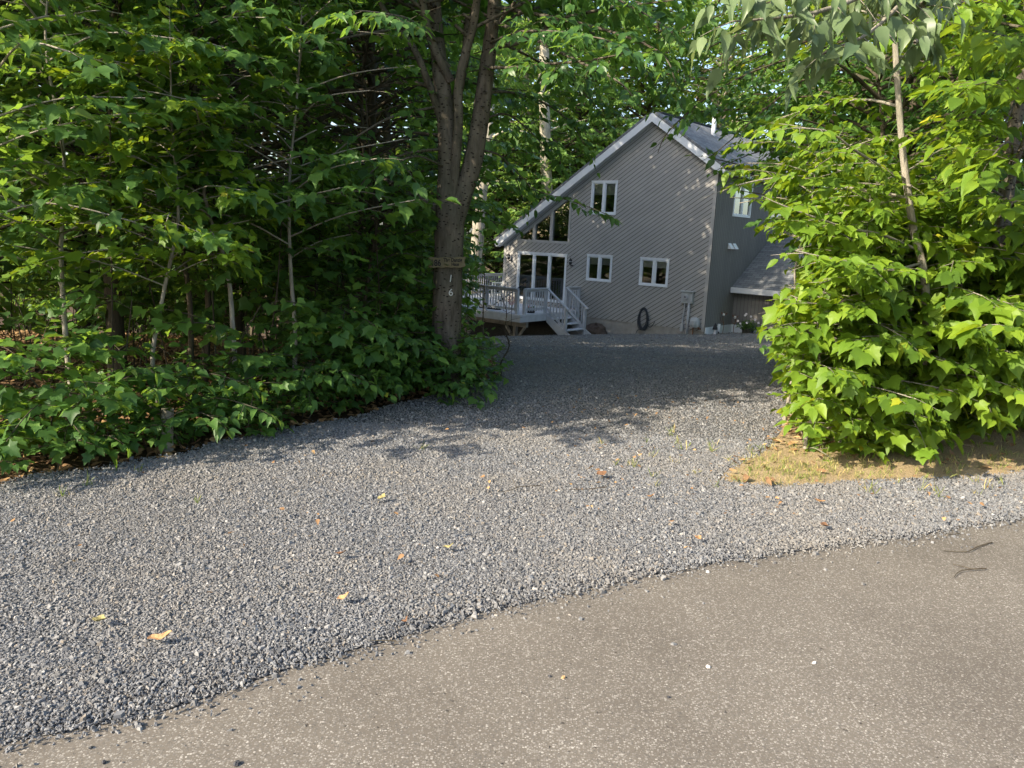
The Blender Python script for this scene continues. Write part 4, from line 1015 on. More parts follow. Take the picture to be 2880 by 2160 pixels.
# things along the skirt of the side wall --------------------------------------
flower_pot('flower_basket', 'woven basket of white flowers standing against the shed wall', 0.98, 1.75, -2.02, 0.24, 0.36, 0.44, M['wicker'],
           [(-0.36, -0.2, 0.62), (-0.02, -0.35, 0.88), (0.1, -0.4, 0.6), (0.36, -0.25, 0.75), (0.44, -0.1, 0.62), (-0.15, -0.42, 0.55), (0.2, -0.3, 0.85), (0.0, -0.3, 0.93)], 520, M['petal'])
# little owl-like stone figure reduced to a plain animal shape
M['statue'] = paint('grey cast stone', (0.17, 0.165, 0.17), 0.85, 0.25, 30, bmp=0.4)
t = hthing('garden_statue', 'small grey stone owl figure at the foot of the shed wall', 'statue', 1.78, 1.72, -2.0)
m = MB(); m.lathe([(0.10, 0), (0.13, 0.03), (0.14, 0.12), (0.125, 0.22), (0.09, 0.28), (0.11, 0.32), (0.125, 0.38), (0.11, 0.45), (0.06, 0.48)], (0, 0, 0), 14); m.build('body', M['statue'], t, smooth=True)
for sx in (-1, 1):
    m = MB(); m.lathe([(0.03, 0), (0.018, 0.04), (0.003, 0.08)], (sx * 0.075, 0, 0.455), 8); m.build('ear_tuft', M['statue'], t)
    m = MB(); m.lathe([(0.005, -0.03), (0.03, -0.015), (0.03, 0.015), (0.005, 0.03)], (sx * 0.045, -0.10, 0.39), 8); m.build('eye', M['dkmetal'], t)
# solar stake lights and a low bell shaped lamp
M['opal'] = paint('opal globe', (0.62, 0.60, 0.55), 0.4)
def stake(x, y, h, lean, label):
    t = hthing('garden_stake', label, 'garden ornament', x, y, -1.98, 'metal leaf stakes along the side wall')
    m = MB(); m.tube(smooth_path([(0, 0, -0.1), (0.03 * lean, 0, h * 0.4), (-0.04 * lean, 0, h * 0.7), (0.04 * lean, 0, h)], 10), 0.013, 6); m.tube(smooth_path([(0, 0, h * 0.5), (-0.12, 0, h * 0.6), (-0.13, -0.02, h * 0.74)], 6), 0.008, 5); m.build('stem', M['rust'], t)
    m = MB(); m.lathe([(0.005, -0.06), (0.04, -0.04), (0.052, 0.0), (0.04, 0.045), (0.005, 0.06)], (0.0, -0.03, h * 0.86), 10); m.build('globe', M['opal'], t, smooth=True)
    for sx in (-1, 1):
        m = MB(); m.poly([(0.02 * sx, 0, h * 0.84), (0.09 * sx, -0.02, h * 0.86), (0.15 * sx, 0, h * 0.98), (0.07 * sx, 0.02, h * 0.93)]); m.build('leaf', M['rust'], t)
stake(0.16, 1.25, 0.92, 1, 'rusty stake with an opal globe before the dark side wall')
stake(0.32, 1.95, 0.78, -1, 'shorter rusty stake with an opal globe in the inner wall corner')
t = hthing('outdoor_outlet', 'small white outlet box on a post beside the rusty stake', 'outlet', 0.14, 0.95, -2.0)
m = MB(); m.box(-0.05, 0.05, -0.05, 0.05, 0.16, 0.46); m.build('cover', M['white'], t, bevel=0.01)
m = MB(); m.box(-0.02, 0.02, -0.02, 0.02, -0.1, 0.16); m.build('post', M['dkmetal'], t)
t = hthing('garden_lamp', 'small hooded garden lamp with pale base near the house corner', 'garden lamp', 0.22, 0.45, -1.98)
m = MB(); m.lathe([(0.07, 0), (0.05, 0.1), (0.045, 0.24), (0.06, 0.27)], (0, 0, 0), 12); m.build('base', M['petal'], t)
m = MB(); m.lathe([(0.10, 0.26), (0.09, 0.33), (0.05, 0.42), (0.012, 0.52)], (0, 0, 0), 12); m.build('hood', M['dkmetal'], t)

# ================================================================== TREES
def gb(x, y): return np.array((x, y, hz(x, y)))
def px_path(pts): return [at(*p) for p in pts]

# ---- the big forked tree that carries the number board
T1 = Tree(leaf=0.118, tmpl=MIX_B, lmat='beech_leaf', bmat='bark_main', droop=0.4)
Y0 = 7.84
b0 = at(1254, 1098, Y0); b0[2] = hz(b0[0], b0[1]) - 0.05
T1.stem([b0] + px_path([(1254, 1000, Y0), (1257, 866, Y0), (1260, 760, Y0), (1264, 660, Y0), (1266, 575, Y0)]), 0.148, 0.142, 16, 30, 0.012, 0.25)
MAINTRUNK = [b0] + px_path([(1254, 1000, Y0), (1257, 866, Y0), (1260, 760, Y0)])
sL = T1.stem(px_path([(1262, 640, Y0), (1258, 560, Y0), (1260, 450, Y0), (1254, 330, Y0 + .02), (1238, 200, Y0 + .05), (1226, 80, Y0 + .1), (1212, -120, Y0 + .15), (1200, -420, Y0 + .3), (1190, -700, Y0)]), 0.115, 0.04, 12, 40, 0.015)
sM = T1.stem(px_path([(1268, 610, Y0), (1280, 470, Y0 - .07), (1289, 350, Y0 - .1), (1290, 240, Y0 - .1), (1312, 140, Y0 - .12), (1335, 50, Y0 - .2), (1350, -150, Y0 - .4), (1350, -500, Y0 - .8)]), 0.052, 0.03, 10, 30, 0.015)
sR = T1.stem(px_path([(1272, 640, Y0), (1298, 555, Y0), (1330, 455, Y0), (1350, 340, Y0 + .05), (1362, 250, Y0 + .1), (1372, 170, Y0 + .1), (1386, 60, Y0 + .1), (1394, -60, Y0 + .15), (1410, -400, Y0 + .4), (1440, -800, Y0 + 1)]), 0.105, 0.045, 12, 40, 0.015)
sI = T1.stem(px_path([(1268, 230, Y0), (1215, 120, Y0 - .1), (1190, 20, Y0 - .2), (1170, -120, Y0 - .3)]), 0.045, 0.03, 8, 14)
T1.stem(px_path([(1278, 300, Y0 + .1), (1310, 150, Y0 + .3), (1320, 20, Y0 + .4), (1325, -100, Y0 + .5)]), 0.05, 0.035, 8, 14)
kw = dict(gap=0.10, sl=0.42, nl=8)
T1.limb(px_path([(1245, 600, Y0), (1190, 560, Y0 + .1), (1100, 515, Y0 + .3), (1000, 470, Y0 + .6), (860, 410, Y0 + .8)]), 0.055, 0.02, t0=0.35, **kw)
T1.limb(px_path([(1238, 330, Y0), (1205, 235, Y0 - .1), (1160, 130, Y0 - .2), (1090, 45, Y0 - .3), (1040, -60, Y0 - .4)]), 0.042, 0.02, t0=0.5, **kw)
T1.limb(px_path([(1225, 250, Y0), (1150, 232, Y0 + .2), (1060, 245, Y0 + .4), (960, 262, Y0 + .6), (840, 275, Y0 + .7)]), 0.024, 0.006, **kw)
T1.limb(px_path([(1262, 190, Y0), (1190, 105, Y0 - .2), (1120, 45, Y0 - .4), (1040, 10, Y0 - .6)]), 0.03, 0.01, **kw)
# leafy limbs to the left, towards and away from the drive
for pts, r in (
    ([(1230, 300, Y0), (1100, 330, Y0 - .6), (980, 400, Y0 - 1.0), (900, 470, Y0 - 1.2)], .016),
    ([(1240, 420, Y0), (1150, 430, Y0 - .5), (1060, 470, Y0 - .9), (1000, 540, Y0 - 1.1)], .016),
    ([(1230, 180, Y0), (1080, 150, Y0 + .8), (900, 150, Y0 + 1.4), (760, 170, Y0 + 1.6)], .018),
    ([(1215, 60, Y0), (1060, 90, Y0 - .5), (920, 120, Y0 - .9), (800, 190, Y0 - 1.1)], .018),
    ([(1240, 380, Y0), (1090, 370, Y0 + .7), (930, 380, Y0 + 1.2), (800, 400, Y0 + 1.5)], .016),
    ([(1225, 20, Y0), (1050, 10, Y0 + .9), (900, 30, Y0 + 1.6), (740, 60, Y0 + 2)], .018),
    ([(1250, 470, Y0), (1180, 440, Y0 - .8), (1120, 455, Y0 - 1.3)], .012),
    ([(1230, 120, Y0), (1160, 60, Y0 - 1), (1090, 40, Y0 - 1.7), (1010, 30, Y0 - 2)], .014),
    ([(1270, 60, Y0), (1230, 30, Y0 - .9), (1190, 10, Y0 - 1.5)], .012),
    ([(1245, 560, Y0), (1130, 600, Y0 + .6), (1010, 620, Y0 + 1.0), (900, 640, Y0 + 1.3)], .016),
    ([(1280, 280, Y0), (1265, 220, Y0 - .6), (1240, 190, Y0 - .9)], .008),
    # to the right, over the drive and in front of the house
    ([(1385, 130, Y0), (1480, 112, Y0), (1560, 62, Y0 - .1), (1650, 35, Y0 - .2), (1780, 15, Y0 - .3), (1900, 0, Y0 - .4)], .034),
    ([(1375, 190, Y0), (1450, 190, Y0 - .8), (1540, 180, Y0 - 1.4), (1650, 170, Y0 - 1.8), (1760, 150, Y0 - 2.0)], .018),
    ([(1390, 60, Y0), (1500, 110, Y0 - .7), (1620, 170, Y0 - 1.2), (1740, 230, Y0 - 1.5), (1800, 300, Y0 - 1.6)], .02),
    ([(1390, 20, Y0), (1560, 50, Y0 - .4), (1720, 90, Y0 - .8), (1860, 150, Y0 - 1.1), (1900, 230, Y0 - 1.2)], .02),
    ([(1395, -40, Y0), (1600, -10, Y0 + .3), (1800, 20, Y0 + .4), (1960, 60, Y0 + .5)], .02),
    ([(1362, 260, Y0), (1440, 260, Y0 + .5), (1530, 290, Y0 + .8), (1600, 340, Y0 + .9), (1640, 400, Y0 + .9)], .018),
    ([(1350, 340, Y0), (1420, 320, Y0 + .4), (1480, 360, Y0 + .7), (1540, 420, Y0 + .8)], .014),
    ([(1345, 420, Y0), (1410, 440, Y0 + .3), (1450, 500, Y0 + .5), (1470, 560, Y0 + .6)], .012),
    ([(1385, 110, Y0), (1470, 150, Y0 + .6), (1560, 200, Y0 + 1.1), (1640, 260, Y0 + 1.4), (1700, 330, Y0 + 1.5)], .018),
    ([(1392, -20, Y0), (1500, 20, Y0 + .8), (1640, 80, Y0 + 1.3), (1760, 150, Y0 + 1.5), (1840, 220, Y0 + 1.5)], .018),
    ([(1380, 120, Y0), (1460, 90, Y0 - .9), (1580, 90, Y0 - 1.6), (1700, 110, Y0 - 2.0)], .016),
    ([(1395, -80, Y0), (1560, -60, Y0 - .6), (1740, 0, Y0 - 1.0), (1880, 80, Y0 - 1.1)], .018),
    ([(1300, 60, Y0 - .2), (1340, 90, Y0 - 1.0), (1400, 130, Y0 - 1.5), (1460, 170, Y0 - 1.8)], .012),
    ([(1360, 300, Y0), (1330, 300, Y0 - .6), (1325, 320, Y0 - .9)], .008),
):
    T1.limb(px_path(pts), r, 0.004, t0=0.3, **kw)
# the sprig that hangs before the sliding window
T1.free = True
T1.limb(px_path([(1440, 470, Y0 + .5), (1500, 530, Y0 + .4), (1570, 555, Y0 + .3), (1650, 580, Y0 + .2), (1700, 600, Y0 + .1)]), 0.006, 0.003, gap=0.09, sl=0.16, nl=4, t0=0.1)
T1.free = False
# upper crown, above the picture
for S_, n in ((sL, 16), (sM, 10), (sR, 16), (sI, 6)):
    T1.around(S_, n, 0.62, 1.0, lambda t: 2.6 * (1.35 - t), rise=0.35, r=0.012, gap=0.22, sl=0.5, nl=6, size=0.15, twig=0)
T1.finish('forked_tree', 'big forked grey tree beside the drive carrying the number board', 'tree', b0)

# ---- saplings and young trees
def young(name, label, x, y, h, r, n, Lf, leaf, tmpl, lmat, bmat='bark_dark', h0=0.12, lean=(0, 0), group=None, rise=0.35, az=None, spread=None, gap=0.16, sl=0.34, nl=6, size=None, twig=0.0022, crook=0.04, tilt=0.35, droop=0.35):
    T = Tree(leaf=leaf, tmpl=tmpl, lmat=lmat, bmat=bmat, tilt=tilt, droop=droop); b = gb(x, y); b[2] -= 0.03
    pts = [b + np.array((lean[0] * t ** 1.4 + rng.normal(0, crook) * (0 < t), lean[1] * t ** 1.4 + rng.normal(0, crook) * (0 < t), h * t)) for t in np.linspace(0, 1, 6)]
    P = T.stem(pts, r, r * 0.25, 7, 18, 0.02, 0.3)
    T.around(P, n, h0, 1.0, Lf, rise=rise, r=r * 0.35, az0=az, spread=spread, gap=gap, sl=sl, nl=nl, size=size, twig=twig)
    T.spray(P[-1], np.array((0, 0, 1.0)) + rng.normal(0, .3, 3), 0.4, 7)
    return T.finish(name, label, 'tree', b, group), T
TOT = [0]
def Y(*a, **k):
    o, T = young(*a, **k); TOT[0] += T.count(); return o
WG = 'young trees of the left wood'
lf = lambda a: (lambda t: a * (1.25 - 0.95 * t))
fat = lambda a: (lambda t: a * (0.55 + 1.6 * t * (1.12 - t) * 1.6))
#      label                                                                    x     y     h     r     n   len  leaf
Y('maple_sapling', 'leaning maple sapling at the left edge of the picture, its pale twin stems bare below', -3.45, 4.85, 3.6, 0.022, 26, fat(0.75), 0.105, MIX_M, 'maple_leaf', 'bark_tan', h0=0.38, lean=(0.3, 0.0), group=WG)
Y('maple_sapling', 'bright topped maple sapling rising out of the front of the wood', -2.62, 5.75, 2.75, 0.020, 36, lf(0.95), 0.105, MIX_M, 'sun_leaf', 'bark_tan', h0=0.40, lean=(0.25, -0.1), group=WG)
Y('maple_sapling', 'tan stemmed crooked maple sapling with large three lobed leaves', -2.20, 6.15, 3.1, 0.024, 26, fat(0.7), 0.125, MIX_M, 'maple_leaf', 'bark_tan', h0=0.42, lean=(-0.45, 0.1), group=WG, crook=.07)
Y('maple_sapling', 'pale straight stemmed sapling standing just behind the gravel edge', -1.86, 6.45, 3.3, 0.021, 28, fat(0.75), 0.12, MIX_M, 'maple_leaf', 'bark_tan', h0=0.4, lean=(0.05, 0.2), group=WG)
Y('maple_sapling', 'thin sapling with shaded leaves half way along the gravel edge', -2.75, 6.5, 4.2, 0.026, 34, fat(0.9), 0.115, MIX_M, 'maple_leaf', 'bark_dark', h0=0.3, lean=(0.1, 0.0), group=WG)
Y('maple_sapling', 'dark low sapling between the bright topped maple and the picture edge', -3.2, 5.6, 3.4, 0.022, 30, fat(0.8), 0.115, MIX_M, 'maple_leaf', 'bark_tan', h0=0.3, lean=(-0.1, 0.1), group=WG)
Y('beech_sapling', 'beech sapling with glossy oval leaves behind the bright topped maple', -2.9, 7.2, 4.6, 0.03, 40, fat(1.1), 0.095, T_OVATE, 'beech_leaf', 'bark_dark', h0=0.22, lean=(0.1, -0.2), group=WG)
Y('maple_sapling', 'broad maple sapling close to the left side of the big trunk', -1.45, 7.85, 3.0, 0.024, 34, fat(0.85), 0.105, MIX_M, 'maple_leaf', 'bark_dark', h0=0.10, lean=(-0.1, 0.1), group=WG)
Y('maple_sapling', 'slim sapling with two dark stems standing in the gap of the wood', -1.75, 8.6, 4.0, 0.035, 34, fat(1.0), 0.105, MIX_M, 'maple_leaf', 'bark_dark', h0=0.3, lean=(0.1, 0.0), group=WG)
TALL = 'tall trees of the left wood'
Y('maple_tree', 'tall dark maple at the far left of the wood', -4.6, 6.4, 8.0, 0.07, 60, fat(1.5), 0.12, T_MAPLE_S, 'maple_leaf', h0=0.1, group=TALL, gap=.2, sl=.42)
Y('maple_tree', 'dark trunked maple behind the leaning sapling at the picture edge', -3.9, 7.6, 8.5, 0.08, 62, fat(1.6), 0.12, T_MAPLE_S, 'maple_leaf', h0=0.14, group=TALL, gap=.2, sl=.42)
Y('birch_tree', 'birch with small pointed leaves drooping over the middle of the wood', -3.1, 8.7, 9.0, 0.075, 76, fat(1.7), 0.090, T_OVATE, 'beech_leaf', h0=0.22, group=TALL, gap=.19, sl=.42, nl=7, droop=0.7)
Y('maple_tree', 'leafy maple in the deep shade behind the tan stemmed sapling', -2.7, 10.2, 7.0, 0.07, 56, fat(1.5), 0.12, T_MAPLE_S, 'maple_leaf', h0=0.16, group=TALL, gap=.2, sl=.42)
Y('birch_tree', 'open crowned birch just left of the big forked tree', -1.9, 10.0, 9.0, 0.07, 56, fat(1.45), 0.090, T_OVATE, 'beech_leaf', h0=0.28, group=TALL, gap=.22, sl=.4, droop=0.7)
Y('maple_tree', 'maple at the back of the wood seen between its front saplings', -5.2, 9.4, 9.0, 0.09, 60, fat(1.8), 0.15, T_MAPLE_S, 'maple_leaf', h0=0.08, group=TALL, gap=.24, sl=.5)
Y('maple_tree', 'maple at the back of the wood behind the drooping birch', -4.4, 12.0, 8.0, 0.09, 56, fat(1.8), 0.15, T_MAPLE_S, 'far_leaf', h0=0.06, group=TALL, gap=.24, sl=.5)
Y('maple_tree', 'slender maple downhill between the wood and the deck', -2.6, 14.0, 6.0, 0.07, 44, fat(1.4), 0.13, T_MAPLE_S, 'far_leaf', h0=0.1, group=TALL, gap=.24, sl=.45)
# shrubs along the foot of the wood
UG = 'low shrubs along the gravel edge of the wood'
for x, y, h, lab in ((-3.05, 4.95, .75, 'low shrub with a few large leaves at the near end of the gravel edge'), (-2.35, 5.55, .55, 'low leafy shrub by the gravel edge under the tan stemmed sapling'),
                     (-1.70, 6.35, .5, 'pale leaved seedling shrub spreading onto the gravel edge'), (-1.25, 7.15, .7, 'low shrub at the gravel edge left of the big trunk'),
                     (-0.98, 7.62, .8, 'leafy shrub hiding the left foot of the big trunk'),
                     (-1.5, 6.85, .85, 'low shrub half way between the stump and the big trunk'),
                     ):
    Y('low_shrub', lab, x, y, h, 0.008, int(10 + h * 14), fat(0.45), 0.105, MIX_M if h > .72 else T_OVATE, 'maple_leaf', 'bark_dark', h0=0.2, group=UG, gap=.12, sl=.24, nl=5)
for x, y, h, lab in ((-0.33, 8.15, 1.35, 'bright leaved shrub growing right of the big trunk'), (-0.62, 7.55, 0.55, 'small shrub in front of the foot of the big trunk'), (-0.12, 8.9, 1.0, 'lighter shrub at the gravel edge behind the big trunk')):
    Y('leafy_shrub', lab, x, y, h, 0.012, 30, fat(0.5), 0.085, MIX_M, 'far_leaf' if h > 1.2 else 'beech_leaf', 'bark_dark', h0=0.1, group='shrubs round the big trunk', gap=.11, sl=.24, nl=5)
G_ = Tree(leaf=0.075, tmpl=MIX_M, lmat='maple_leaf', bmat='bark_dark')
E0 = np.array(DRIVE_LEFT[5:12])
for i in range(80):
    k = rng.integers(0, 5); f = rng.random(); e = E0[k] * (1 - f) + E0[k + 1] * f; x, y = e + np.array((-0.75, 0.66)) * abs(rng.normal(0.12, 0.45)) + rng.normal(0, .03, 2)
    if y > 8.4 or y < 3.9: continue
    b = gb(x, y); h = rng.uniform(0.08, 0.45); q = b + np.array((rng.normal(0, .08), rng.normal(0, .08), h)); P = G_.stem([b, (b + q) / 2, q], 0.004, 0.002, 4, 5)
    G_.around(P, 4, 0.4, 1, lambda t: 0.16, r=0.003, gap=.08, sl=.14, nl=4)
o = G_.finish('ground_cover', 'seedlings and low leaves along the foot of the wood', 'ground cover', gb(-2, 6)); o['kind'] = 'stuff'
# understorey mass in the shade: nobody could count its stems
U = Tree(leaf=0.11, tmpl=T_MAPLE_S, lmat='maple_leaf', bmat='bark_dark')
for i in range(230):
    x, y = rng.uniform(-8, -0.6), rng.uniform(5.5, 17)
    if x > -0.55 - (8.2 - min(y, 8.2)) * 0.72 or x < -0.8 * y: continue
    if y > 8.2 and x > -0.95: continue
    b = gb(x, y); h = rng.uniform(0.5, 2.6) * (1 if y < 10 else 1.2)
    q = b + np.array((rng.normal(0, .25), rng.normal(0, .25), h))
    if cleared(np.linspace(b, q, 9), 0.8).any(): continue
    P = U.stem([b, (b + q) / 2 + rng.normal(0, .06, 3), q], 0.009, 0.004, 4, 6)
    U.around(P, int(3 + h * 2.5), 0.35, 1, lambda t: 0.5, r=0.006, gap=.2, sl=.32, nl=5)
b = gb(-3, 8); o = U.finish('undergrowth', 'thicket of thin stems and shaded leaves between the trees of the wood', 'undergrowth', b); o['kind'] = 'stuff'

# ---- the wood goes on beside the road, to the left of the picture: it shades the drive
SG = 'roadside trees beyond the left edge'
for i, (x, y, h) in enumerate(((-6.8, 6.6, 8), (-8.8, 5.4, 8.5), (-8.0, 8.3, 9.5), (-11.6, 3.7, 9), (-6.2, 8.8, 9.5), (-10.4, 7.1, 10))):
    Y('roadside_tree', 'leafy roadside tree continuing the wood along the road', x, y, h, 0.09, 50, fat(1.7), 0.19, T_RHOMB, 'maple_leaf', h0=0.06, group=SG, gap=.26, sl=.55, twig=0)
# ---- tall trees downhill left of the house: they keep the sun off its gable
DG = 'tall trees below the deck'
for i, (x, y, h, n, L, lab) in enumerate(((-7.5, 17, 12, 64, 2.5, 'tall tree deep in the wood far left of the deck'), (-5.0, 19.5, 12, 70, 2.5, 'tall tree seen through the gaps left of the big trunk'), (-10.5, 19, 13, 64, 2.5, 'tall tree deepest in the left of the wood'),
                                    (-3.0, 18, 8, 60, 1.8, 'bright leaved tree behind the deck end of the wood'), (-8.0, 24, 16, 100, 3.2, 'tall far tree through the thin part of the wood'), (-12.5, 26, 16, 80, 3, 'tall far tree behind the drooping birch'), (-5.4, 27.5, 14, 110, 3.0, 'tree standing in front of the left end of the deck'),
                                    (-6.0, 14.5, 11, 64, 2.5, 'tall maple on the slope behind the back of the wood'), (-4.6, 23.4, 17, 120, 3.2, 'tallest tree of the slope, behind the open crowned birch'), (-8.6, 29, 15, 110, 3.0, 'leafy tree left of the deck corner'), (-6.4, 25.4, 17, 120, 3.0, 'dense tree of the slope between the birch and the deck'))):
    Y('slope_tree', lab, x, y, h, 0.13, n, fat(L), 0.27 if y > 16 else .17, T_RHOMB if y > 16 else T_MAPLE_S, 'far_leaf', h0=0.12, group=DG, gap=.27, sl=.7, nl=8, twig=0)
# ---- right of the drive
RG = 'sunlit bushes right of the drive'
for x, y, h, n, L, leaf, tm, lab in (
    (2.32, 5.95, 1.25, 34, .55, .115, MIX_R, 'low bright bush at the corner of the verge and the gravel'), (2.62, 6.05, 2.0, 46, .60, .115, MIX_R, 'bright maple bush behind the corner bush at the gravel edge'),
    (3.10, 6.15, 1.7, 50, .6, .16, MIX_R, 'bush with broad three lobed leaves over the middle of the verge'), (3.62, 6.45, 1.9, 50, .65, .16, MIX_R, 'broad leaved bush near the right end of the verge'),
    (4.25, 6.75, 1.8, 46, .7, .16, MIX_R, 'broad leaved bush at the right edge of the picture'), (2.45, 6.85, 2.4, 42, .72, .10, T_OVATE, 'taller bush leaning out towards the gravel and the shed'),
    (3.2, 7.2, 2.3, 38, .8, .12, MIX_R, 'tall bush in the middle of the sunny thicket'), (4.0, 7.7, 2.3, 36, .8, .12, T_OVATE, 'tall bush in the shade behind the verge bushes')):
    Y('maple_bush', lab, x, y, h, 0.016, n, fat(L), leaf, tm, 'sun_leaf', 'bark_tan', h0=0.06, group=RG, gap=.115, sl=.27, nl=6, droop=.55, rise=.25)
# the pale sapling with a straight stem
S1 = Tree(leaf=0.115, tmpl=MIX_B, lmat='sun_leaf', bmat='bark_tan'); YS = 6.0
b = at(2612, 1290, YS); b[2] = hz(b[0], b[1])
P = S1.stem([b] + px_path([(2606, 1000, YS), (2600, 780, YS), (2570, 650, YS), (2548, 500, YS), (2535, 380, YS), (2522, 200, YS), (2512, 20, YS), (2505, -150, YS), (2490, -500, YS)]), 0.034, 0.015, 9, 40, 0.01)
for pts, r in (([(2546, 505, YS), (2480, 470, YS - .2), (2400, 420, YS - .4), (2330, 370, YS - .5), (2230, 360, YS - .6)], .014), ([(2540, 490, YS), (2600, 450, YS + .3), (2680, 400, YS + .5)], .010),
               ([(2575, 700, YS), (2480, 660, YS - .2), (2380, 640, YS - .3), (2260, 600, YS - .4), (2160, 560, YS - .4)], .013), ([(2560, 560, YS), (2470, 540, YS + .3), (2330, 520, YS + .5), (2200, 500, YS + .5), (2080, 520, YS + .4), (1980, 560, YS + .3)], .014),
               ([(2530, 300, YS), (2430, 280, YS + .3), (2300, 300, YS + .5), (2200, 330, YS + .6)], .013), ([(2520, 160, YS), (2600, 160, YS + .3), (2720, 150, YS + .4)], .012), ([(2548, 520, YS), (2640, 540, YS - .5), (2720, 560, YS - .8)], .010),
               ([(2590, 740, YS), (2500, 760, YS - .5), (2400, 740, YS - .8), (2300, 720, YS - .9), (2220, 700, YS - .9)], .012), ([(2600, 800, YS), (2680, 760, YS - .4), (2760, 720, YS - .6)], .01), ([(2515, 60, YS), (2420, 30, YS + .4), (2300, 30, YS + .7)], .012),
               ([(2575, 620, YS), (2480, 600, YS + .5), (2350, 600, YS + .8), (2240, 620, YS + .9)], .012), ([(2535, 400, YS), (2450, 390, YS + .6), (2330, 430, YS + 1), (2230, 450, YS + 1.1)], .012)):
    S1.limb(px_path(pts), r, 0.004, gap=.085, sl=.32, nl=7, t0=.22)
S1.around(P, 12, 0.7, 1, lambda t: 0.9, r=.008, gap=.16, sl=.35)
S1.finish('pale_sapling', 'straight pale stemmed sapling rising out of the sunny bushes', 'tree', b, 'young trees right of the drive')
# the tree at the right edge, with a leaning second stem
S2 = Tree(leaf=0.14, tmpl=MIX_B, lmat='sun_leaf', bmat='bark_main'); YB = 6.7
b = at(2770, 1180, YB); b[2] = hz(b[0], b[1])
P = S2.stem([b] + px_path([(2790, 900, YB), (2815, 700, YB), (2835, 500, YB), (2862, 300, YB), (2890, 100, YB), (2910, -150, YB), (2930, -600, YB)]), 0.075, 0.04, 12, 30, 0.03)
S2.stem(px_path([(2775, 830, YB - .25), (2810, 640, YB - .3), (2850, 480, YB - .3), (2900, 350, YB - .4)]), 0.026, 0.018, 8, 14)
for pts, r in (([(2880, 150, YB), (2820, 120, YB - .8), (2740, 130, YB - 1.3), (2660, 170, YB - 1.6)], .016), ([(2890, 60, YB), (2800, 10, YB - .9), (2690, 10, YB - 1.5), (2600, 40, YB - 1.8)], .018),
               ([(2850, 380, YB), (2790, 340, YB - .8), (2720, 330, YB - 1.2), (2650, 370, YB - 1.4)], .014), ([(2865, 300, YB), (2850, 260, YB - 1.2), (2800, 230, YB - 1.9), (2740, 240, YB - 2.2)], .014),
               ([(2840, 480, YB), (2850, 420, YB - 1.2), (2830, 400, YB - 1.9), (2790, 440, YB - 2.2)], .012), ([(2890, 200, YB), (2920, 150, YB - 1.2), (2880, 120, YB - 2.2), (2820, 100, YB - 2.7)], .014),
               ([(2830, 560, YB), (2760, 520, YB - .4), (2690, 530, YB - .6)], .011), ([(2825, 600, YB), (2870, 560, YB - 1), (2850, 570, YB - 1.7)], .011), ([(2890, 80, YB), (2760, 60, YB + .4), (2640, 90, YB + .6)], .014),
               ([(2870, 250, YB), (2790, 420, YB - .9), (2740, 470, YB - 1.3)], .012)):
    S2.limb(px_path(pts), r, 0.004, gap=.085, sl=.36, nl=7, t0=.25)
S2.around(P, 14, 0.72, 1, lambda t: 1.4, r=.014, gap=.2, sl=.45, size=.15)
S2.finish('leaning_tree', 'patchy barked leaning tree with big sunlit leaves at the right edge', 'tree', b, 'young trees right of the drive')
# the near branch of pale hanging leaves comes from a roadside tree just outside the right edge
S3 = Tree(leaf=0.115, tmpl=T_LANCE, lmat='pale_leaf', bmat='bark_tan', tilt=0.9, droop=1.2, pet=0.3)
b = gb(4.6, 6.25); top = b + np.array((-0.1, -0.2, 5.2))
P = S3.stem([b, b + np.array((0.05, 0, 2.5)), top, top + np.array((0, 0, 2.5))], 0.07, 0.03, 9, 18)
for pts in ([(2700, -260, 3.9), (2500, -60, 3.25), (2330, 25, 3.05), (2180, 50, 2.95), (2060, 60, 2.9)], [(2700, -200, 3.8), (2560, -20, 3.3), (2440, 95, 3.1), (2330, 140, 3.0)], [(2640, -190, 3.7), (2440, -70, 3.2), (2250, -40, 3.0), (2080, -30, 2.9)],
            [(2700, -120, 3.6), (2620, 60, 3.3), (2540, 150, 3.2), (2480, 190, 3.15)]):
    pp = px_path(pts); S3.limb([top - np.array((0, 0, .3))] + pp if pts[0][0] != 2640 else [top] + pp, 0.016, 0.003, gap=.06, sl=.17, nl=5, t0=.5, sag=0.35, flat=.45)
S3.around(P, 10, 0.6, 1, lambda t: 1.2, r=.014, gap=.22, sl=.4, droop=None) if False else None
S3.finish('aspen_tree', 'near branch of large pale leaves hanging down at the top of the picture', 'tree', b)
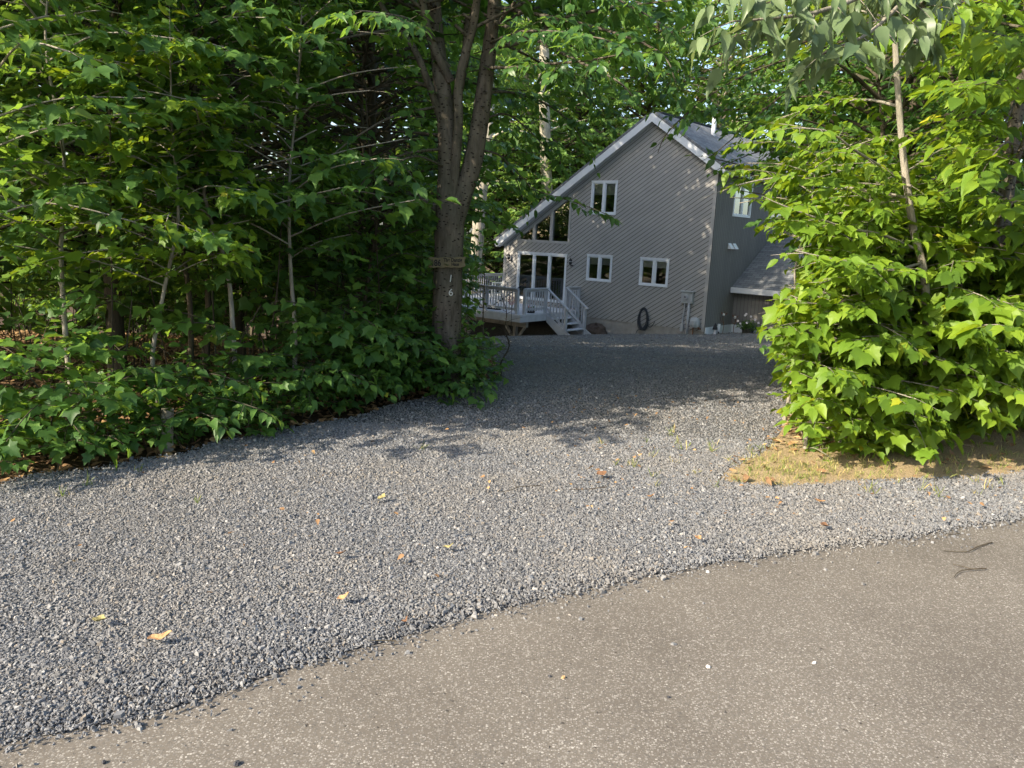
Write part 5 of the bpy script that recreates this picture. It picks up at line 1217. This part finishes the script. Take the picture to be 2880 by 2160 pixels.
# shaded trees behind the sunny thicket
BG = 'shaded trees behind the sunny thicket'
for x, y, h, n, lab, h0, L, tm in ((4.3, 9.4, 7.5, 70, 'dark tree whose branches hang before the house roof', .26, 1.9, T_OVATE), (5.6, 8.6, 8, 60, 'dark tree behind the pale stemmed sapling', .12, 1.7, T_OVATE), (5.4, 11.5, 9, 64, 'dark tree over the shed roof behind the thicket', .16, 2.0, T_OVATE_S),
                            (7.5, 11, 9, 60, 'dark tree behind the leaning tree at the right edge', .1, 2.0, T_OVATE_S), (11, 22, 12, 80, 'hidden tree added to shade the side wall of the house', .08, 2.6, T_RHOMB), (13, 27, 13, 80, 'hidden tree added behind the shed to shade the side wall', .08, 2.8, T_RHOMB), (10.2, 18, 11, 80, 'hidden tree added right of the drive to shade the side wall', .08, 2.4, T_RHOMB), (8.2, 15, 10, 60, 'tree hiding the rear corner of the house', .12, 2.2, T_OVATE_S), (3.6, 8.3, 3.4, 50, 'shaded young tree between the thicket and the gravel', .12, 1.0, T_OVATE)):  # the three tallest are added, hidden trees that block the side wall's sky
    Y('shaded_tree', lab, x, y, h, 0.06, n, fat(L), .125 if tm is T_OVATE else (.24 if tm is T_RHOMB else .16), tm, 'beech_leaf', h0=h0, group=BG, gap=.16, sl=.45, nl=7)
# hanging twigs of the dark tree in front of the gable
S4 = Tree(leaf=0.10, tmpl=MIX_B, lmat='beech_leaf', bmat='bark_dark'); YD = 8.6
b = gb(4.75, 8.9)
P = S4.stem([b, b + np.array((-.1, 0, 2)), b + np.array((-.3, -.1, 4.2)), b + np.array((-.3, 0, 6))], 0.05, 0.02, 8, 16)
for pts, r in (([(2480, 150, YD + .2), (2300, 150, YD), (2120, 200, YD - .1), (1980, 280, YD - .2), (1880, 370, YD - .2), (1850, 430, YD - .2)], .016), ([(2480, 120, YD), (2300, 200, YD - .2), (2160, 300, YD - .3), (2060, 390, YD - .3), (2000, 440, YD - .3)], .015),
               ([(2480, 60, YD), (2280, 60, YD + .2), (2100, 90, YD + .2), (1950, 160, YD + .1), (1870, 250, YD)], .016), ([(2500, 220, YD), (2350, 300, YD), (2230, 380, YD - .1), (2140, 450, YD - .1)], .014),
               ([(2500, 0, YD), (2300, -10, YD), (2100, 20, YD - .2), (1920, 80, YD - .2), (1800, 120, YD - .3)], .016), ([(2500, 260, YD + .3), (2380, 330, YD + .3), (2250, 400, YD + .3), (2120, 430, YD + .2), (2030, 470, YD + .2)], .014), ([(2480, 100, YD), (2330, 130, YD + .5), (2180, 200, YD + .8), (2050, 290, YD + .9), (1960, 330, YD + .9)], .015),
               ([(2480, 180, YD), (2360, 200, YD + .4), (2250, 240, YD + .6), (2150, 280, YD + .7)], .013)):
    S4.limb([P[9]] + px_path(pts), r, 0.004, gap=.085, sl=.38, nl=6, t0=.42)
S4.around(P, 16, .6, 1, lambda t: 1.3, r=.012, gap=.2, sl=.4)
S4.finish('shaded_tree', 'dark tree with long twigs drooping in front of the gable peak', 'tree', b, BG)

# ---- the wood behind the house
FG = 'sunlit trees behind the house'
proto = {}
def far_tree(kind, lab, x, y, s=1.0, rz=0.0):
    if kind not in proto:
        h, n, L, h0, bm = {'a': (20, 120, 3.6, .10, 'bark_dark'), 'b': (17, 110, 3.2, .16, 'bark_pale'), 'c': (11, 90, 3.0, .04, 'bark_dark')}[kind]
        o, T = young('woodland_tree', lab, 0, 0, h, .2, n, fat(L), .29, T_RHOMB, 'lit_wood_leaf', bm, h0=h0, group=FG, gap=.33, sl=.85, nl=10, twig=0, crook=.12); TOT[0] += T.count()
        proto[kind] = o
    else: o = copy_tree(proto[kind]); o['label'] = lab
    o.location = (x, y, hz(x, y) - 0.1); o.scale = (s, s, s); o.rotation_euler = (0, 0, rz)
    return o
for i, (k, x, y, s, lab) in enumerate((
    ('a', -3.4, 47, 1.0, 'tall woodland tree behind the deck, seen right of the big trunk'), ('b', 0.3, 50, 1.1, 'woodland tree behind the low end of the roof'), ('a', 3.6, 53, 1.0, 'woodland tree whose crown rises left of the gable peak'),
    ('c', -1.2, 46, 1.0, 'low bushy tree behind the far balustrade'), ('c', 2.2, 47, 1.0, 'low bushy tree against the left slope of the roof'), ('a', 8.5, 56, 1.05, 'woodland tree behind the gable peak'), ('b', 13, 55, 1.1, 'woodland tree behind the vent pipe'),
    ('a', 18, 52, 1.0, 'woodland tree behind the rear of the roof'), ('a', 23, 46, 1.0, 'woodland tree right of the house behind the thicket'), ('b', 6, 60, 1.3, 'tallest woodland tree far behind the gable'), 
    ('c', 5.2, 50, 1.1, 'bushy tree in the gap above the left roof slope'), ('c', -5.5, 44, .7, 'low bushy tree beyond the deck corner'), ('b', 24, 60, 1.2, 'far woodland tree at the right behind the roof'), ('a', 0.5, 64, 1.2, 'farthest woodland tree above the left roof slope'), ('a', 14, 66, 1.3, 'farthest woodland tree behind the chimney side'))):
    far_tree(k, lab, x, y, s, i * 1.9)
for i, (x, y) in enumerate(((-21, 26), (-25, 19), (-23, 33), (-30, 24), (-18, 36), (-27, 12))):
    far_tree('ac'[i % 2], 'tall tree of the wood stretching away beyond the left edge', x, y, 0.9, i * 2.3)['group'] = 'wood beyond the left edge'
for i, (x, y) in enumerate(((-15, 31), (-16, 36), (-13.5, 34), (-18, 29), (-14.5, 40))):
    far_tree('c', 'bushy tree of the slope left of the deck, deep behind the wood', x, y, 0.55 + 0.1 * (i % 3), i * 1.7)['group'] = 'bushes on the slope left of the deck'
# pale trunks standing clear of the leaves
def pale_trunk(lab, pts, r, n=10):
    T = Tree(leaf=.28, tmpl=T_RHOMB, lmat='lit_wood_leaf', bmat='bark_pale'); p = px_path(pts); b = p[0].copy(); b[2] = hz(b[0], b[1])
    P = T.stem([b] + p, r, r * .7, 9, 30, .05)
    T.around(P, n, .45, 1, lambda t: 2.4, r=.05, gap=.4, sl=.8, nl=7, twig=0)
    T.finish('pale_trunked_tree', lab, 'tree', b, 'pale trunked trees behind the house')
pale_trunk('pale trunked tree with peeling bark right of the big forked trunk', [(1335, 780, 41), (1345, 640, 41), (1352, 560, 41), (1362, 480, 41), (1375, 330, 41.5), (1372, 100, 42), (1376, -200, 42)], .36)
pale_trunk('pale sunlit trunk rising behind the low end of the roof', [(1535, 620, 45), (1538, 560, 45), (1535, 470, 45), (1532, 330, 45), (1528, 250, 45), (1535, 60, 45), (1540, -200, 45)], .36)
print('leaves', TOT[0])

# ================================================================== SMALL THINGS
def face_text(name, txt, size, mat, parent, loc, ext=0.002, rot=(R(90), 0, 0), sx=1.0, bold=0.0):
    cu = bpy.data.curves.new(name, 'FONT'); cu.body = txt; cu.size = size; cu.extrude = ext; cu.align_x = 'CENTER'; cu.align_y = 'CENTER'; cu.offset = bold
    o = bpy.data.objects.new(name, cu); COL.objects.link(o); dg = bpy.context.evaluated_depsgraph_get()
    me = bpy.data.meshes.new_from_object(o.evaluated_get(dg)); bpy.data.objects.remove(o)
    me.materials.clear(); me.materials.append(mat)
    t = link(name, me, parent, loc); t.rotation_euler = rot; t.scale = (sx, 1, 1); return t
M['board'] = paint('weathered sign wood', (0.15, 0.125, 0.07), 0.8, 0.25, 9)
M['ink'] = paint('black sign paint', (0.008, 0.008, 0.008), 0.6)
M['alum'] = paint('white metal digits', (0.62, 0.62, 0.58), 0.4)
c = at(1262, 737, Y0 - 0.165)
sg = empty('number_board', c, 0.0); sg.rotation_euler = (0, R(-2.5), R(6)); tag(sg, 'weathered wooden number board nailed across the big forked trunk', 'sign')
m = MB(); xs_ = np.linspace(-0.20, 0.165, 14)
topz = [0.045 + 0.004 * math.sin(i * 1.3) for i in range(14)]; botz = [-0.052 + 0.003 * math.sin(i * 2.1 + 1) for i in range(14)]
topz[-1] = 0.052; botz[-1] = -0.036
fr_ = [(x, -0.012, z) for x, z in zip(xs_, topz)]; bo = [(x, -0.012, z) for x, z in zip(xs_, botz)]
notch = [(0.150, -0.012, 0.004)]
for y in (-0.012, 0.012): m.poly([(a, y, z) for a, _, z in fr_] + [(0.150, y, 0.004)] + [(a, y, z) for a, _, z in bo[::-1]] + [(-0.19, y, -0.004)])
for row in (fr_, bo):
    for p, q_ in zip(row, row[1:]): m.poly([p, q_, (q_[0], 0.012, q_[2]), (p[0], 0.012, p[2])])
m.build('board', M['board'], sg)
face_text('number', '186', 0.084, M['ink'], sg, (-0.125, -0.0125, -0.010), sx=0.8, bold=0.0022)
face_text('family_name', 'The Danzig', 0.050, M['ink'], sg, (0.040, -0.0125, 0.018), sx=0.78, bold=0.0016)
face_text('lower_line', 'Haus', 0.042, M['ink'], sg, (0.062, -0.0125, -0.022), sx=0.85, bold=0.0016)
for ch, px, py, rz_, lab in (('1', 1267.5, 784, R(6), 'white metal digit one hanging crooked on the big trunk'), ('6', 1268, 823, 0, 'white metal digit six screwed to the big trunk')):
    p = at(px, py, Y0 - 0.152); t = face_text('house_digit', ch, 0.098, M['alum'], None, p, 0.004, (R(90), rz_, R(4))); tag(t, lab, 'digit')
# wooden stump end in the left wood
T = MB(); b = at(468, 1285, 5.25); b[2] = hz(b[0], b[1])
T.tube([(0, 0, -0.1), (0.01, 0, 0.1), (0.02, 0.01, 0.30)], [0.05, 0.042, 0.04], 9); o = T.build('tree_stump', M['bark_tan'], None); o.location = b; tag(o, 'short grey cut stump at the gravel edge under the saplings', 'stump')
# fallen leaves on the gravel and the road
M['dleaf'] = paint('dry orange leaf', (0.42, 0.235, 0.11), 0.75, 0.25, 30); M['yleaf'] = paint('yellowing leaf', (0.27, 0.235, 0.10), 0.7, 0.2, 30); M['bleaf'] = paint('brown dead leaf', (0.16, 0.085, 0.045), 0.8, 0.25, 30)
def fallen(px, py, lab, mat, w, l, rz, zo=0.048, curl=0.35):
    d = ray(px, py); t = (0.045 - EYE) / d.z; x, y = d.x * t, d.y * t
    m = MB(); n = 7
    for i in range(n + 1):
        u = i / n; hw_ = w / 2 * math.sin(math.pi * min(1, u * 0.9 + 0.06)) ** 0.8
        for s in (-1, 0, 1):
            m.v.append((l * (u - 0.5), s * hw_ + 0.006 * math.sin(u * 9), abs(s) * hw_ * curl * (1 + 0.5 * math.sin(u * 5)) + 0.012 * (u - 0.4) ** 2 * 4))
    for i in range(n):
        for s in (0, 1): a = i * 3 + s; m.f.append((a, a + 1, a + 4, a + 3))
    o = m.build('fallen_leaf', mat, None); o.location = (x, y, hz(x, y) + zo); o.rotation_euler = (rng.normal(0, .2), rng.normal(0, .2), rz)
    sd = o.modifiers.new('thick', 'SOLIDIFY'); sd.thickness = 0.001
    tag(o, lab, 'leaf', 'fallen leaves on the drive')
for a in ((450, 1795, 'long curled orange leaf lying low on the near gravel', M['dleaf'], .032, .085, .35), (967, 1684, 'flat orange leaf on the gravel in the lower middle of the drive', M['dleaf'], .035, .055, .1),
          (280, 1748, 'upright olive leaf standing on edge in the near gravel', M['yleaf'], .05, .045, 1.3), (958, 1560, 'dark brown curled leaf in the middle of the gravel', M['bleaf'], .035, .055, -.3), (1262, 1540, 'pale yellow narrow leaf on the gravel above the asphalt bend', M['yleaf'], .02, .055, -.1),
          (1076, 1402, 'yellow green leaf in the upper middle of the sunny gravel', M['yleaf'], .05, .05, .8), (1692, 1336, 'brown leaf in the gravel left of the verge', M['bleaf'], .06, .07, .2),
          (2305, 1412, 'orange leaf on the gravel strip below the verge', M['dleaf'], .04, .07, .1), (2317, 1480, 'red brown leaf scrap on the gravel strip near the asphalt', M['bleaf'], .045, .05, .9), (1962, 1516, 'small rusty leaf near the asphalt edge right of the middle', M['dleaf'], .035, .04, .6),
          (1830, 1398, 'orange leaf on the gravel just below the verge tip', M['dleaf'], .035, .05, .1), (1140, 1690 + 60, 'dark brown crumpled leaf near the asphalt edge', M['bleaf'], .025, .03, .5)):
    fallen(*a)
# twigs on the asphalt and the gravel
def ground_twig(lab, pts, r, zo=0.016, forks=()):
    def g(px, py): d = ray(px, py); t = (0.012 - EYE) / d.z; return np.array((d.x * t, d.y * t, hz(d.x * t, d.y * t) + zo + rng.uniform(0, .006)))
    P = smooth_path([g(*p) for p in pts], 14); m = MB(); m.tube(P - P[0], np.linspace(r * .3, r * .6, 14), 6)
    for f in forks: m.tube(smooth_path([g(*p) for p in f], 6) - P[0], r * .35, 5)
    o = m.build('twig', M['bark_dark'], None); o.location = P[0]; tag(o, lab, 'twig', 'fallen twigs')
ground_twig('bent dark twig lying on the asphalt near its gravel edge', [(2655, 1551), (2718, 1554), (2750, 1540), (2790, 1527)], .006)
ground_twig('forked dark twig on the asphalt, the lower of the two', [(2683, 1625), (2700, 1610), (2740, 1605), (2773, 1603)], .006, forks=[[(2735, 1604), (2700, 1596), (2680, 1590)]])
ground_twig('short twig on the asphalt right against the gravel', [(2662, 1508), (2698, 1503)], .005)
ground_twig('thin branched twig on the gravel in the middle of the drive', [(1400, 1402), (1440, 1395), (1460, 1388), (1520, 1382)], .005, 0.05, forks=[[(1453, 1390), (1440, 1362)]])
ground_twig('straight brown stick on the gravel left of the verge', [(1600, 1395), (1650, 1392), (1705, 1388)], .006, 0.05)
ground_twig('pale stem lying on the asphalt edge below the orange leaf', [(2195 * .52 - 100, 1815), (1075, 1817), (1115, 1816)], .004, 0.03)
# a few stones out on the asphalt
def pebble(px, py, lab, s, c):
    d = ray(px, py); t = (0.01 - EYE) / d.z; x, y = d.x * t, d.y * t
    m = MB(); k = 7
    m.lathe([(s * .5, 0), (s * .62, s * .2), (s * .5, s * .5), (s * .2, s * .62)], (0, 0, 0), k); m.v = [(a * (1 + rng.normal(0, .14)), b_ * (1 + rng.normal(0, .14)) * .8, c_ * (1 + rng.normal(0, .1))) for a, b_, c_ in m.v]
    o = m.build('pebble', c, None); o.location = (x, y, hz(x, y) + 0.009); o.rotation_euler = (0, 0, rng.uniform(0, 6)); tag(o, lab, 'pebble', 'pebbles on the asphalt')
M['peb_w'] = paint('white quartz', (0.66, 0.64, 0.60), 0.6); M['peb_o'] = paint('orange pebble', (0.42, 0.27, 0.13), 0.7); M['peb_d'] = paint('dark pebble', (0.05, 0.05, 0.055), 0.7)
for a in ((1992, 1877, 'white pebble alone on the right half of the asphalt', .016, M['peb_w']), (1585, 1907, 'orange brown pebble on the asphalt beside a dark one', .015, M['peb_o']), (1545, 1903, 'dark pebble on the asphalt beside the orange one', .012, M['peb_d']),
          (665, 2150, 'grey pebble at the bottom edge of the asphalt', .02, M['peb_d']), (292, 2145, 'dark chip on the asphalt at the lower left', .014, M['peb_d']), (1880, 1962, 'dark scrap on the asphalt below the white pebble', .012, M['peb_d']),
          (2290, 1866, 'white pebble on the asphalt far right of the orange one', .014, M['peb_w'])):
    pebble(*a)
